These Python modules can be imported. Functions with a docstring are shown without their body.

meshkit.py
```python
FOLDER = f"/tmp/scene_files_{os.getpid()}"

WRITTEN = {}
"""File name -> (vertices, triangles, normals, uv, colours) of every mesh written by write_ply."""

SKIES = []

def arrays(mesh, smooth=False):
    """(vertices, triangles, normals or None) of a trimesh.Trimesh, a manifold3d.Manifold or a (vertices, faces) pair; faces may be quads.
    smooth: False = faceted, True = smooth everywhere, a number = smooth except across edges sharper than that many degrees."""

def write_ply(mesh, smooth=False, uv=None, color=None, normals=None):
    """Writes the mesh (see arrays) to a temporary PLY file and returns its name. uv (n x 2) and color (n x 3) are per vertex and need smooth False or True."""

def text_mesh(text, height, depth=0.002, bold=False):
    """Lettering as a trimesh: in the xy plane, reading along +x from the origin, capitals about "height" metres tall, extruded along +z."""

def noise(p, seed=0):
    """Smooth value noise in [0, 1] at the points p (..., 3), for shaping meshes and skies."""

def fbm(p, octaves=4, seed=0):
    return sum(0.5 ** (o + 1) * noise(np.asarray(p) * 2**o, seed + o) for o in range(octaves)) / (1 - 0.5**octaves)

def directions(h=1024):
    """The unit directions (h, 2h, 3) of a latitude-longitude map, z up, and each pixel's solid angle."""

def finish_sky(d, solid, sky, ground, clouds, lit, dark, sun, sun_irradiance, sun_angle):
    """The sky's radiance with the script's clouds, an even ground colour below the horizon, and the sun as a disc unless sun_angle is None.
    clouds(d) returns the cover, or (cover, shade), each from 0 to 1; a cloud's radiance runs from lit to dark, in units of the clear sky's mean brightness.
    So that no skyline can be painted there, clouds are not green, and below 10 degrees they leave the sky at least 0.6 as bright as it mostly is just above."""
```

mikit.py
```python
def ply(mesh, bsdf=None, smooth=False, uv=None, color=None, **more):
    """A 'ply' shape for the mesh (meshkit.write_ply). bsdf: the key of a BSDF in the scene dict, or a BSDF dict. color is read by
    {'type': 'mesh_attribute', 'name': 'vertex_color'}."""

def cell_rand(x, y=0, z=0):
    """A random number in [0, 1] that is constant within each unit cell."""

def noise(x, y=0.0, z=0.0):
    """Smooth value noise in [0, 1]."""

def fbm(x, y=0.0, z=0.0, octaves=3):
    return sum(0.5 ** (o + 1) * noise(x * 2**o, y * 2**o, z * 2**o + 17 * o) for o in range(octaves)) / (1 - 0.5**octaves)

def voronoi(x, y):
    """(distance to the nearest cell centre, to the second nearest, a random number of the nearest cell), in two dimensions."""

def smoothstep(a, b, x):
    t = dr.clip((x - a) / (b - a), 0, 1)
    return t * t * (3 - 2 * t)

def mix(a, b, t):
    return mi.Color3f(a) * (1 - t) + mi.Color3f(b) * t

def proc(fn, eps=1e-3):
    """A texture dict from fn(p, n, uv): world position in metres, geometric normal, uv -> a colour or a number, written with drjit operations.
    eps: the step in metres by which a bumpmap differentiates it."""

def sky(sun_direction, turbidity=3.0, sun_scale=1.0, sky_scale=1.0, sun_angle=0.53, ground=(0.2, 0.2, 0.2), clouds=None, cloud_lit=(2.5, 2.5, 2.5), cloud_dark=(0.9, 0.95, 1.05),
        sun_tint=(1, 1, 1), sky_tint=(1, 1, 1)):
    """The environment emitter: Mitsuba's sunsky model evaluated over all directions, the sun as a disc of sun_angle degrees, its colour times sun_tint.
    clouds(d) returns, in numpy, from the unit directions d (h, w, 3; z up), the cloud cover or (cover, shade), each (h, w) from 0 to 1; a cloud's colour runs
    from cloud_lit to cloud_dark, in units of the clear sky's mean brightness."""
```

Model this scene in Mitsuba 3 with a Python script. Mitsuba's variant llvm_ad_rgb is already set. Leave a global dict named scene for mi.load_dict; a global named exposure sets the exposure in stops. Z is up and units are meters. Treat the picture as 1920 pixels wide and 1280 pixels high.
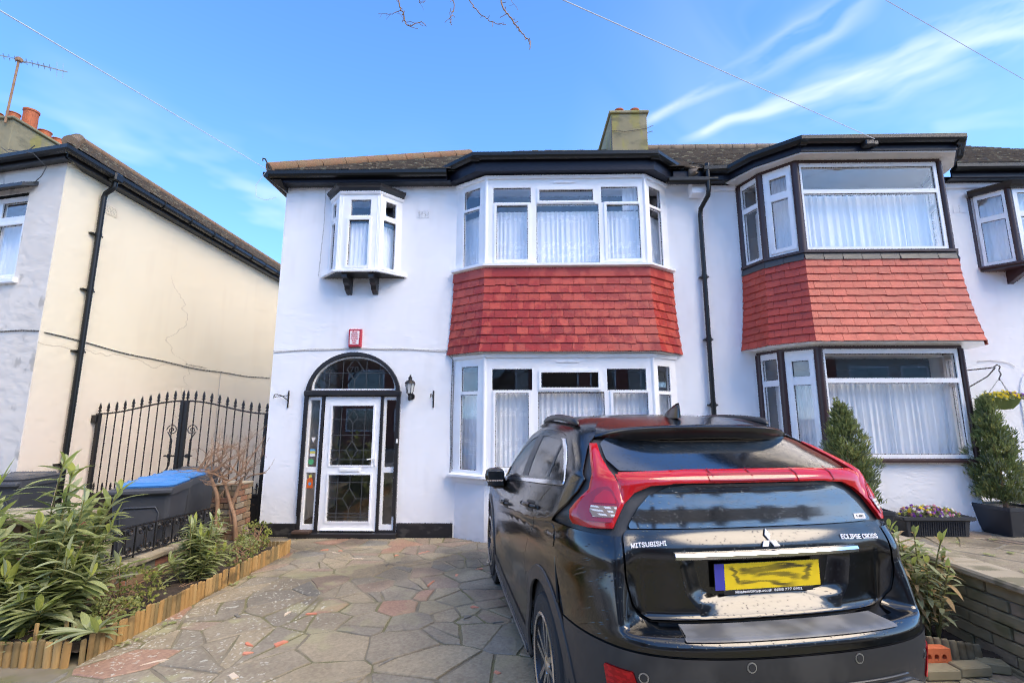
import math, random, numpy as np, trimesh, mitsuba as mi, mikit, meshkit, drjit as dr
from shapely.geometry import Polygon, MultiPolygon, LineString, Point, box as sbox
from shapely.ops import unary_union, split as ssplit
from shapely import affinity
from scipy.interpolate import CubicSpline, PchipInterpolator
from scipy.spatial import Voronoi
T4 = mi.ScalarTransform4f
scene, labels = {}, {}
RNG = np.random.default_rng(7); random.seed(7)
A = np.array
def nz(v): v = np.asarray(v, float); return v / np.linalg.norm(v)

# ------------------------------------------------------------------ camera, sky, exposure
F_PX, PITCH, YAW = 880.0, math.atan(145 / 880), math.atan(18 / 880)
CAM = A([0, 0, 1.72])
FWD = A([-math.sin(YAW) * math.cos(PITCH), math.cos(YAW) * math.cos(PITCH), math.sin(PITCH)])
scene['camera'] = dict(type='perspective', fov=2 * math.degrees(math.atan(960 / F_PX)), fov_axis='x', near_clip=0.05, far_clip=500.0,
                       to_world=T4().look_at(origin=CAM.tolist(), target=(CAM + FWD).tolist(), up=[0, 0, 1]))
exposure = 2.40
SUN = (0.66, -0.50, 0.80)
def clouds(d):
    x, y, z = d[..., 0], d[..., 1], np.maximum(d[..., 2], 0.02)
    px, py = x / z, y / z                                  # a flat layer of cirrus overhead
    a = math.radians(38)
    u, v = px * math.cos(a) + py * math.sin(a), -px * math.sin(a) + py * math.cos(a)
    q = np.stack([u * 0.55, v * 2.1, 0 * u + 3.3], -1)
    warp = meshkit.fbm(q * 1.2, 3, 5) - 0.5
    q2 = np.stack([u * 0.5 + warp * 0.7, v * 3.2 + warp * 2.4, 0 * u + 1.7], -1)
    wisp = meshkit.fbm(q2, 6, 11)
    mass = meshkit.fbm(np.stack([u * 0.42, v * 0.8, 0 * u + 8.1], -1), 3, 23)
    c = np.clip((mass - 0.42) * 5.0, 0, 1) * np.clip((wisp - 0.45) * 3.4, 0, 1) * np.clip((px - 0.15) * 2.2, 0, 1) * np.clip(2.6 - py, 0, 1) * 0.75
    cum = meshkit.fbm(np.stack([x * 5, y * 5, d[..., 2] * 11 + 2], -1), 5, 31)
    low = np.exp(-((d[..., 2] - 0.36) / 0.09) ** 2)
    c2 = np.clip((cum - 0.54) * 5, 0, 1) * low * 0.34
    back = np.clip(0.2 - y * 1.6, 0, 1) * np.clip(1.05 - 3.2 * d[..., 2], 0.05, 1)   # broken white cloud low over the street, as the car's rear window reflects it
    back = np.maximum(back, np.clip((d[..., 2] - 0.73) * 7, 0, 1))                    # and thin bright cloud overhead, seen in the car's sloping glass
    c3 = np.clip((cum - 0.36) * 4.5, 0, 1) * back * 0.85
    f = y > 0.05; gx, gz = np.where(f, x / np.maximum(y, .05), 9), np.where(f, d[..., 2] / np.maximum(y, .05), 9)
    def streak(x0, z0, x1, z1, w, k, seed):                # one long feathered wisp of high cloud
        L = math.hypot(x1 - x0, z1 - z0); ca, sa = (x1 - x0) / L, (z1 - z0) / L
        s, t = (gx - x0) * ca + (gz - z0) * sa, -(gx - x0) * sa + (gz - z0) * ca
        n1 = meshkit.fbm(np.stack([s * 2.2, t * 3.0, 0 * s + seed], -1), 4, seed); t = t + (n1 - 0.5) * 0.16
        n2 = meshkit.fbm(np.stack([s * 3.2 + t * 2, t * 26, 0 * s + seed], -1), 5, seed + 3); ww = w * (0.55 + 0.9 * np.clip(s / L, 0, 1.5))
        return k * np.exp(-(t / ww) ** 2) * np.clip((n2 - 0.30) * 2.4, 0, 1) * np.clip(s / (0.12 * L) + 0.4, 0, 1) * np.clip((L * 1.6 - s) / (0.5 * L), 0, 1)
    c = c * 0.16
    for q in ((.27, .70, .68, .92, .028, .30, 3), (.38, .625, 1.05, .86, .030, .34, 6), (.62, .72, 1.25, .90, .09, .28, 8), (.95, .60, 1.3, .70, .05, .12, 12)): c = np.maximum(c, streak(*q))
    return np.clip(np.maximum(np.maximum(c, c2), c3), 0, 0.95)
scene['sky_light'] = mikit.sky(SUN, turbidity=2.6, sun_scale=0.50, sky_scale=1.8, sun_angle=40, ground=(0.25, 0.24, 0.22), clouds=clouds,
                               cloud_lit=(2.3, 2.2, 2.05), sky_tint=(0.70, 0.94, 1.24), sun_tint=(1.0, 0.97, 0.92))

# ------------------------------------------------------------------ materials
def rgb(*c): return {'type': 'rgb', 'value': [float(x) for x in c]}
def P(name, col, rough=0.6, spec=0.5, two=True, **k):
    base = mikit.proc(col) if callable(col) else rgb(*col)
    b = {'type': 'principled', 'base_color': base, 'roughness': rough, 'specular': spec, **k}
    scene[name] = {'type': 'twosided', 'b': b} if two else b
def bumped(name, fn, scale, eps=2e-3):
    b = scene[name]['b']
    scene[name] = {'type': 'twosided', 'b': {'type': 'bumpmap', 't': mikit.proc(fn, eps), 'scale': scale, 'b': b}}
N, FB, VO, SM, MX, CR = mikit.noise, mikit.fbm, mikit.voronoi, mikit.smoothstep, mikit.mix, mikit.cell_rand
def rough_cast(p, n, uv):
    return FB(p.x * 16, p.y * 16, p.z * 16, 3) * 0.75 + SM(0.5, 0.75, N(p.x * 34, p.y * 34, p.z * 40)) * 0.25
def white_col(p, n, uv):
    g = FB(p.x * 0.9, p.y * 0.9, p.z * 0.7, 3); s = SM(0.5, 0.9, FB(p.x * 7, p.y * 7, p.z * 1.2, 3))
    base = MX((0.80, 0.81, 0.84), (0.86, 0.87, 0.90), g)
    low = SM(0.9, 0.1, p.z) * FB(p.x * 5, p.y * 5, p.z * 5, 3)
    st = SM(0.55, 0.8, FB(p.x * 6 + 2, p.y * 6, p.z * 0.5, 3)) * SM(0.35, 0.6, FB(p.x * 1.1, 4.0, p.z * 0.8, 3))
    pt = SM(0.50, 0.53, FB(p.x * 0.8 + 7, p.y, p.z * 0.9, 4))
    return MX(base * (1 - 0.06 * s) * (1 - 0.16 * low) * (1 - 0.02 * pt), (0.62, 0.60, 0.54), st * 0.22)
P('m_white', white_col, 0.85, 0.2); bumped('m_white', rough_cast, 0.009)
def crack(p, sc, off):
    w = (FB(p.y * sc, p.z * sc, off, 3) - 0.5) * 2.0
    return w
def cream_col(p, n, uv):
    g = FB(p.y * 0.8, p.z * 0.5, 2.0, 3); s = FB(p.y * 5, p.z * 0.9, 4.0, 3)
    c = MX((0.80, 0.71, 0.52), (0.85, 0.77, 0.59), g)
    c = MX(c, (0.74, 0.64, 0.47), 0.22 * SM(0.55, 0.85, s))
    c = MX(c, (0.80, 0.68, 0.60), SM(3.2, 1.2, p.z) * 0.6)
    l = dr.abs(p.y - 8.9 - (FB(p.z * 2.2, 3.0, 1.0, 4) - 0.5) * 1.4)
    k = SM(0.012, 0.004, l) * SM(1.0, 1.6, p.z) * SM(4.6, 4.0, p.z)
    l2 = dr.abs(p.z - 2.72 - (FB(p.y * 2.5, 7.0, 1.0, 3) - 0.5) * 0.25)
    k = dr.maximum(k, SM(0.010, 0.003, l2) * SM(12.0, 9.0, p.y) * 0.8)
    return MX(c, (0.42, 0.35, 0.25), k * 0.7)
P('m_cream', cream_col, 0.85, 0.2); bumped('m_cream', lambda p, n, uv: FB(p.x * 12, p.y * 12, p.z * 12, 3), 0.010)
def greyr_col(p, n, uv):
    g = FB(p.x * 3, p.y * 3, p.z * 2, 4); s = SM(0.62, 0.72, FB(p.x * 4 + 9, p.y * 4, p.z * 2.4, 4))
    return MX(MX((0.68, 0.63, 0.56), (0.77, 0.72, 0.65), g), (0.36, 0.33, 0.28), s * 0.6)
P('m_grey_render', greyr_col, 0.85, 0.2); bumped('m_grey_render', lambda p, n, uv: FB(p.x * 11, p.y * 11, p.z * 11, 4), 0.018)
P('m_black', lambda p, n, uv: MX((0.010, 0.010, 0.013), (0.028, 0.027, 0.028), FB(p.x * 6, p.y * 6, p.z * 14, 3)), 0.32)
P('m_plinth', lambda p, n, uv: MX((0.012, 0.012, 0.014), (0.05, 0.048, 0.045), SM(0.5, 0.8, FB(p.x * 8, p.y * 8, p.z * 14, 4))), 0.5)
P('m_gutter', (0.010, 0.011, 0.011), 0.3, 0.4)
P('m_fascia', (0.009, 0.011, 0.022), 0.4, 0.3)
P('m_upvc', lambda p, n, uv: MX((0.84, 0.85, 0.87), (0.78, 0.79, 0.80), SM(0.55, 0.9, FB(p.x * 9, p.y * 9, p.z * 3, 3))), 0.22)
P('m_seal', (0.02, 0.02, 0.02), 0.6)
P('m_brown', (0.045, 0.022, 0.022), 0.35)
P('m_soffit', (0.62, 0.60, 0.56), 0.7)
scene['m_glass'] = {'type': 'thindielectric', 'int_ior': 1.75}
P('m_lead', (0.055, 0.058, 0.062), 0.5)
P('m_dark_room', (0.10, 0.095, 0.09), 0.9)
def net_col(p, n, uv):
    c = MX((0.66, 0.69, 0.72), (0.78, 0.80, 0.82), N(p.x * 30, p.y * 30, p.z * 1.2))
    return c
P('m_net', lambda p, n, uv: net_col(p, n, uv) * 1.12, 0.9, 0.1)
def lace_col(p, n, uv):
    c = MX((0.70, 0.73, 0.77), (0.82, 0.85, 0.88), N(p.x * 30, p.y * 30, p.z * 1.2))
    band = mi.Float(0)
    for z0 in (4.86, 4.42, 4.27, 1.82, 1.38, 1.24):
        band = dr.maximum(band, SM(0.075, 0.05, dr.abs(p.z - z0)))
    d, d2, r = VO(p.x * 13 + p.y * 9, p.z * 13)
    fl = SM(0.42, 0.30, d) * SM(0.07, 0.16, d)
    return MX(c, (0.92, 0.93, 0.94), band * fl)
P('m_lace', lace_col, 0.9, 0.1)
def tile_red(k):
    def f(p, n, uv):
        g = FB(p.x * 9, p.y * 9, p.z * 9, 3); w = SM(0.44, 0.56, FB(p.x * 6 + k, p.y * 6, p.z * 3.6, 3)) * (0.75 + 0.25 * SM(3.6, 2.8, p.z))
        c = MX((0.44, 0.050, 0.026), (0.52, 0.080, 0.048), g)
        d = SM(0.60, 0.72, FB(p.x * 13 + 3, p.y * 13, p.z * 13, 3))
        return MX(MX(c, (0.30, 0.012, 0.009), w * (0.85 if k < 10 else 0.25)), (0.28, 0.09, 0.07), d * 0.2) * (0.87 + 0.06 * (k % 4))
    return f
for k in range(4):
    P(f'm_tile_a{k}', tile_red(k), 0.42); P(f'm_tile_b{k}', tile_red(k + 12), 0.5)
def roof_col(p, n, uv):
    g = FB(p.x * 3, p.y * 3, p.z * 3, 4); t = CR(dr.floor(p.x * 6), dr.floor(p.y * 6), 3)
    c = MX((0.11, 0.085, 0.066), (0.24, 0.19, 0.14), g * 0.7 + t * 0.3)
    l = SM(0.62, 0.70, FB(p.x * 11, p.y * 11, p.z * 11, 3))
    return MX(c, (0.42, 0.39, 0.27), l * 0.8)
P('m_roof', roof_col, 0.85)
P('m_ridge', lambda p, n, uv: MX((0.24, 0.11, 0.06), (0.17, 0.13, 0.07), FB(p.x * 7, p.y * 7, p.z * 7, 4)), 0.8)
P('m_ridge_pale', lambda p, n, uv: MX((0.30, 0.23, 0.16), (0.12, 0.09, 0.07), FB(p.x * 9, p.y * 9, p.z * 9, 4)), 0.85)
def chim_col(p, n, uv):
    g = FB(p.x * 2, p.y * 2, p.z * 2, 4); m = SM(0.52, 0.68, FB(p.x * 4, p.y * 4, p.z * 1.6 + 4, 4))
    c = MX((0.19, 0.168, 0.10), (0.32, 0.285, 0.18), g)
    c = MX(c, (0.30, 0.27, 0.05), m * 0.55)
    return MX(c, (0.13, 0.125, 0.08), SM(0.58, 0.78, FB(p.x * 3 + 5, p.y * 3, p.z * 5, 4)) * 0.7)
P('m_chimney', chim_col, 0.9); bumped('m_chimney', lambda p, n, uv: FB(p.x * 14, p.y * 14, p.z * 14, 3), 0.012)
P('m_terracotta', lambda p, n, uv: MX((0.50, 0.13, 0.04), (0.36, 0.10, 0.04), FB(p.x * 8, p.y * 8, p.z * 8, 3)), 0.7)
def stone(c1, c2, lich):
    def f(p, n, uv):
        g = FB(p.x * 5, p.y * 5, 1.0, 4); s = FB(p.x * 60, p.y * 60, 3.0, 2)
        c = MX(c1, c2, g) * (0.90 + 0.50 * s)
        damp = SM(0.45, 0.65, FB(p.x * 1.3, p.y * 1.3, 8.0, 3)) * SM(3.2, 6.0, p.y)
        c = c * (1 - 0.45 * damp)
        zone = SM(-0.9, -2.4, p.x) * SM(6.4, 4.6, p.y) * 0.8 + 0.22 + SM(4.6, 3.6, p.y) * 0.1
        d, d2, r = VO(p.x * 30 + 3 * N(p.x * 9, p.y * 9), p.y * 30 + 3 * N(p.x * 9 + 40, p.y * 9))
        d = d + 0.25 * (N(p.x * 60, p.y * 60) - 0.5); l = SM(0.36, 0.18, d) * SM(0.70, 0.80, r * 0.55 + 0.75 * FB(p.x * 1.6, p.y * 1.6, 5.0, 3) * zone)
        yl = SM(0.56, 0.68, FB(p.x * 3.1, p.y * 3.1, 12.0, 4)) * zone * 0.7
        c = MX(c, (0.34, 0.32, 0.17), yl)
        return MX(c, (0.52, 0.51, 0.43), l * lich * 0.85)
    return f
ST = [((0.195, 0.162, 0.112), (0.275, 0.232, 0.165)), ((0.17, 0.146, 0.108), (0.25, 0.217, 0.163)), ((0.225, 0.185, 0.122), (0.315, 0.26, 0.175)),
      ((0.205, 0.155, 0.112), (0.275, 0.208, 0.152)), ((0.25, 0.148, 0.098), (0.32, 0.20, 0.138)), ((0.145, 0.133, 0.11), (0.21, 0.195, 0.162))]
for k, (a, b) in enumerate(ST):
    P(f'm_stone{k}', stone(a, b, 0.8), 0.55); bumped(f'm_stone{k}', lambda p, n, uv: FB(p.x * 40, p.y * 40, 0.0, 3), 0.005, 1.5e-3)
P('m_chip', lambda p, n, uv: MX((0.55, 0.17, 0.09), (0.62, 0.30, 0.20), FB(p.x * 20, p.y * 20, 0.0, 3)), 0.7)
P('m_chip_pale', (0.60, 0.50, 0.38), 0.7)
def mortar_col(p, n, uv):
    g = FB(p.x * 7, p.y * 7, 2.0, 4); m = SM(0.45, 0.62, FB(p.x * 2.6, p.y * 2.6, 6.0, 4))
    return MX(MX((0.15, 0.128, 0.09), (0.235, 0.205, 0.145), g), (0.135, 0.13, 0.045), m * 0.65)
P('m_mortar', mortar_col, 0.9); bumped('m_mortar', lambda p, n, uv: FB(p.x * 30, p.y * 30, 0.0, 3), 0.012)
P('m_soil', lambda p, n, uv: MX((0.022, 0.016, 0.012), (0.075, 0.055, 0.042), FB(p.x * 18, p.y * 18, p.z * 18, 4)), 0.95)
bumped('m_soil', lambda p, n, uv: FB(p.x * 25, p.y * 25, p.z * 25, 4), 0.035)
P('m_asphalt', lambda p, n, uv: MX((0.04, 0.04, 0.042), (0.075, 0.073, 0.07), FB(p.x * 20, p.y * 20, 0.0, 3)), 0.85)
P('m_slab', lambda p, n, uv: MX((0.18, 0.17, 0.16), (0.26, 0.25, 0.23), FB(p.x * 5, p.y * 5, 0.0, 3)), 0.85)
def wood(c1, c2):
    return lambda p, n, uv: MX(MX(c1, c2, FB(p.x * 26, p.y * 26, p.z * 3.0, 3)), (0.10, 0.07, 0.03), SM(0.52, 0.8, FB(p.x * 6, p.y * 6, p.z * 10, 3)) * 0.75)
LG = [((0.29, 0.165, 0.055), (0.45, 0.275, 0.10)), ((0.22, 0.14, 0.055), (0.37, 0.245, 0.10)), ((0.35, 0.21, 0.075), (0.49, 0.33, 0.14)), ((0.15, 0.105, 0.045), (0.27, 0.195, 0.085))]
for k, (a, b) in enumerate(LG): P(f'm_log{k}', wood(a, b), 0.75)
for k, (a, b) in enumerate([((0.13, 0.11, 0.07), (0.24, 0.21, 0.14))]): P('m_log_old', wood(a, b), 0.85)
def brick(c1, c2):
    return lambda p, n, uv: MX(MX(c1, c2, FB(p.x * 12, p.y * 12, p.z * 12, 4)), (0.13, 0.13, 0.06), SM(0.50, 0.72, FB(p.x * 4, p.y * 4, p.z * 6, 4)) * 0.7)
BR = [((0.22, 0.105, 0.06), (0.33, 0.17, 0.10)), ((0.20, 0.13, 0.075), (0.28, 0.19, 0.11)), ((0.27, 0.11, 0.065), (0.38, 0.17, 0.11))]
for k, (a, b) in enumerate(BR): P(f'm_brick{k}', brick(a, b), 0.85)
BG = [((0.22, 0.185, 0.11), (0.35, 0.295, 0.185)), ((0.19, 0.165, 0.10), (0.30, 0.26, 0.165)), ((0.24, 0.19, 0.13), (0.35, 0.28, 0.20))]
for k, (a, b) in enumerate(BG): P(f'm_brickg{k}', brick(a, b), 0.9)
P('m_pointing', lambda p, n, uv: MX((0.14, 0.13, 0.10), (0.26, 0.24, 0.20), FB(p.x * 10, p.y * 10, p.z * 10, 3)), 0.95)
P('m_coping', lambda p, n, uv: MX(MX((0.25, 0.205, 0.135), (0.38, 0.33, 0.24), FB(p.x * 6, p.y * 6, p.z * 6, 4)), (0.10, 0.095, 0.05), SM(0.5, 0.7, FB(p.x * 3, p.y * 9, p.z * 3, 3)) * 0.7), 0.9)
P('m_brick_new', (0.50, 0.13, 0.05), 0.75)
P('m_iron', lambda p, n, uv: MX((0.010, 0.010, 0.011), (0.05, 0.03, 0.02), SM(0.62, 0.8, FB(p.x * 25, p.y * 25, p.z * 25, 3))), 0.4)
P('m_bin', lambda p, n, uv: MX((0.048, 0.052, 0.062), (0.075, 0.078, 0.086), FB(p.x * 4, p.y * 4, p.z * 3, 3)), 0.42)
P('m_bin_lid', (0.06, 0.062, 0.068), 0.38)
P('m_blue', (0.045, 0.20, 0.50), 0.4)
def leafy(name, c, dt=0.35, rough=0.4):
    scene[name] = {'type': 'principledthin', 'base_color': mikit.proc(c) if callable(c) else rgb(*c), 'roughness': rough, 'diff_trans': dt * 2, 'spec_trans': 0.0, 'eta': 1.4}
leafy('m_leaf0', (0.26, 0.31, 0.11)); leafy('m_leaf1', (0.40, 0.44, 0.19)); leafy('m_leaf2', (0.48, 0.52, 0.29)); leafy('m_leaf_young', (0.46, 0.50, 0.13), 0.5)
leafy('m_leaf_dry', (0.50, 0.36, 0.19)); leafy('m_leaf_dull', (0.38, 0.40, 0.23))
leafy('m_shrub0', (0.22, 0.26, 0.08)); leafy('m_shrub1', (0.38, 0.38, 0.13))
leafy('m_conifer0', (0.16, 0.20, 0.075), 0.3, 0.6); leafy('m_conifer1', (0.28, 0.32, 0.12), 0.3, 0.6); leafy('m_conifer2', (0.36, 0.35, 0.12), 0.25, 0.6); leafy('m_conifer3', (0.20, 0.23, 0.14), 0.3, 0.6)
leafy('m_pet_yellow', (0.80, 0.62, 0.06)); leafy('m_pet_purple', (0.22, 0.06, 0.42)); leafy('m_pet_pink', (0.5, 0.2, 0.3)); leafy('m_pet_white', (0.75, 0.72, 0.68))
P('m_stem', (0.16, 0.15, 0.05), 0.7)
P('m_bark', lambda p, n, uv: MX((0.20, 0.11, 0.06), (0.42, 0.26, 0.16), FB(p.x * 30, p.y * 30, p.z * 8, 3)), 0.85)
P('m_bark_dark', (0.035, 0.025, 0.02), 0.85)
P('m_trough', (0.035, 0.037, 0.042), 0.45)
P('m_pot', (0.022, 0.027, 0.036), 0.3)
P('m_pot_brown', (0.06, 0.035, 0.025), 0.6)
P('m_metal', (0.5, 0.5, 0.5), 0.35, metallic=1.0)
P('m_wire', (0.62, 0.66, 0.72), 0.6)
P('m_cable', (0.45, 0.44, 0.42), 0.6)
P('m_cable_dark', (0.06, 0.06, 0.06), 0.6)
P('m_red_box', (0.42, 0.03, 0.045), 0.35)
P('m_print_white', (0.75, 0.72, 0.72), 0.5)
P('m_lamp_glass', (0.55, 0.56, 0.55), 0.12)
# car
def wet(p, n, uv):
    return (0.0065, 0.0065, 0.007)
def gloss(name, col, ior, alpha): scene[name] = {'type': 'twosided', 'b': {'type': 'roughplastic', 'distribution': 'ggx', 'alpha': alpha, 'int_ior': ior, 'diffuse_reflectance': rgb(*col), 'nonlinear': True}}
gloss('m_paint', (0.006, 0.006, 0.0065), 1.8, 0.02)
def drops(p, n, uv):
    d, d2, r = VO(p.x * 110 + p.y * 71, p.z * 110 + p.y * 53)
    return SM(0.34, 0.05, d) * SM(0.88, 0.90, r + 0.12 * (N(p.x * 5, p.y * 5, p.z * 5) - 0.5))
bumped('m_paint', drops, 0.0010, 6e-4)
P('m_plastic', lambda p, n, uv: MX((0.030, 0.031, 0.033), (0.05, 0.05, 0.05), SM(0.5, 0.75, FB(p.x * 7, p.y * 7, p.z * 3, 4))), 0.38)
gloss('m_car_glass', (0.004, 0.005, 0.006), 2.5, 0.008)
bumped('m_car_glass', drops, 0.0008, 6e-4)
P('m_step', lambda p, n, uv: MX((0.09, 0.093, 0.096), (0.17, 0.174, 0.178), SM(0.3, 0.7, FB(p.x * 9, p.y * 9, p.z * 9, 3))), 0.3)
P('m_chrome', (0.80, 0.81, 0.83), 0.09, metallic=1.0)
P('m_silver', (0.55, 0.56, 0.58), 0.28, metallic=0.9)
P('m_lens_red', (0.46, 0.002, 0.005), 0.06, 0.7, clearcoat=1.0, clearcoat_gloss=1.0)
P('m_lens_deep', (0.30, 0.003, 0.006), 0.08, 0.7, clearcoat=1.0, clearcoat_gloss=1.0)
P('m_lens_clear', lambda p, n, uv: MX((0.30, 0.22, 0.17), (0.75, 0.73, 0.70), SM(0.35, 0.65, 0.5 + 0.5 * dr.sin(p.z * 420)) * SM(0.2, 0.5, 0.5 + 0.5 * dr.sin((p.x + p.y) * 260))), 0.1)
P('m_reflector', lambda p, n, uv: MX((0.55, 0.01, 0.015), (0.38, 0.005, 0.01), SM(0.3, 0.6, N(p.x * 90, p.y * 90, p.z * 90))), 0.15)
P('m_tyre', (0.022, 0.022, 0.022), 0.75)
P('m_alloy', (0.62, 0.63, 0.64), 0.22, metallic=1.0)
P('m_alloy_dark', (0.05, 0.05, 0.055), 0.35, metallic=0.5)
def plate_col(p, n, uv):
    # smeared, unreadable characters: brush strokes along the plate (uv 0..1)
    x, y = uv.x, uv.y
    w = FB(x * 5, y * 9, 2.0, 3) - 0.5
    s1 = SM(0.13, 0.03, dr.abs(y - 0.76 + 0.10 * dr.sin(x * 7.0) + w * 0.3)) * SM(0.10, 0.2, x) * SM(0.92, 0.8, x)
    s2 = SM(0.13, 0.03, dr.abs(y - 0.44 + 0.12 * dr.sin(x * 6.0 + 2.2) + w * 0.3)) * SM(0.25, 0.4, x) * SM(0.85, 0.7, x)
    s3 = SM(0.12, 0.03, dr.abs(y - 0.24 - 0.08 * dr.sin(x * 5.0 + 1.0) + w * 0.3)) * SM(0.08, 0.2, x) * SM(0.8, 0.6, x)
    s4 = SM(0.035, 0.01, dr.abs(x - 0.12 + 0.18 * (y - 0.5) + w * 0.1)) * SM(0.1, 0.3, y) * SM(0.95, 0.8, y)
    s5 = SM(0.05, 0.01, dr.abs(x - 0.86 - 0.25 * (y - 0.5) * (y - 0.2) + w * 0.15)) * SM(0.15, 0.3, y) * SM(0.95, 0.8, y)
    k = dr.maximum(dr.maximum(s1, s2), dr.maximum(s3, dr.maximum(s4, s5)))
    return MX((0.80, 0.58, 0.02), (0.06, 0.05, 0.02), k * (0.60 + 0.38 * N(x * 6, y * 8, 5.0)))
P('m_plate', plate_col, 0.3)
P('m_plate_blue', (0.06, 0.06, 0.36), 0.3)
gloss('m_badge', (0.75, 0.76, 0.78), 1.6, 0.05); P('m_badge_letters', (0.8, 0.8, 0.82), 0.4, metallic=0.0); P('m_text_white', (0.80, 0.80, 0.80), 0.4); P('m_text_red', (0.6, 0.05, 0.08), 0.4); P('m_text_black', (0.015, 0.015, 0.015), 0.5)
P('m_sticker_orange', (0.65, 0.12, 0.02), 0.5); P('m_sticker_green', (0.08, 0.35, 0.15), 0.5); P('m_sticker_yellow', (0.6, 0.55, 0.1), 0.5); P('m_sticker_blue', (0.12, 0.35, 0.6), 0.5)
P('m_house_red', (0.23, 0.075, 0.05), 0.8); P('m_house_pale', (0.42, 0.38, 0.33), 0.8)

# ------------------------------------------------------------------ helpers
taken = {}
def num(key):
    n = taken.get(key, 0); taken[key] = n + 1
    return key if n == 0 else f'{key}_{n:03d}'
def thing(name, label, cat=None, group=None, kind=None):
    k = num(name); d = {'label': label}
    if cat: d['category'] = cat
    if group: d['group'] = group
    if kind: d['kind'] = kind
    labels[k] = d
    return k
def put(parent, name, mesh, mat, smooth=False, label=None, kind=None):
    k = num(f'{parent}__{name}') if parent else name
    if isinstance(mesh, list): mesh = join(mesh)
    scene[k] = mikit.ply(mesh, mat, smooth)
    if label or kind: labels[k] = {**({'label': label} if label else {}), **({'kind': kind} if kind else {})}
    return k
def one(name, mesh, mat, label, cat=None, group=None, kind=None, smooth=False):
    k = thing(name, label, cat, group, kind); put(None, k, mesh, mat, smooth); return k
def TM(v, f): return trimesh.Trimesh(np.asarray(v, float), np.asarray(f, int), process=False)
def join(ms):
    v, f, o = [], [], 0
    for m in ms: v.append(np.asarray(m.vertices)); f.append(np.asarray(m.faces) + o); o += len(m.vertices)
    return TM(np.vstack(v), np.vstack(f))
CV = A([[x, y, z] for x in (0, 1) for y in (0, 1) for z in (0, 1)], float)
CF = A([[0, 1, 3], [0, 3, 2], [4, 6, 7], [4, 7, 5], [0, 4, 5], [0, 5, 1], [2, 3, 7], [2, 7, 6], [0, 2, 6], [0, 6, 4], [1, 5, 7], [1, 7, 3]])
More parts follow.
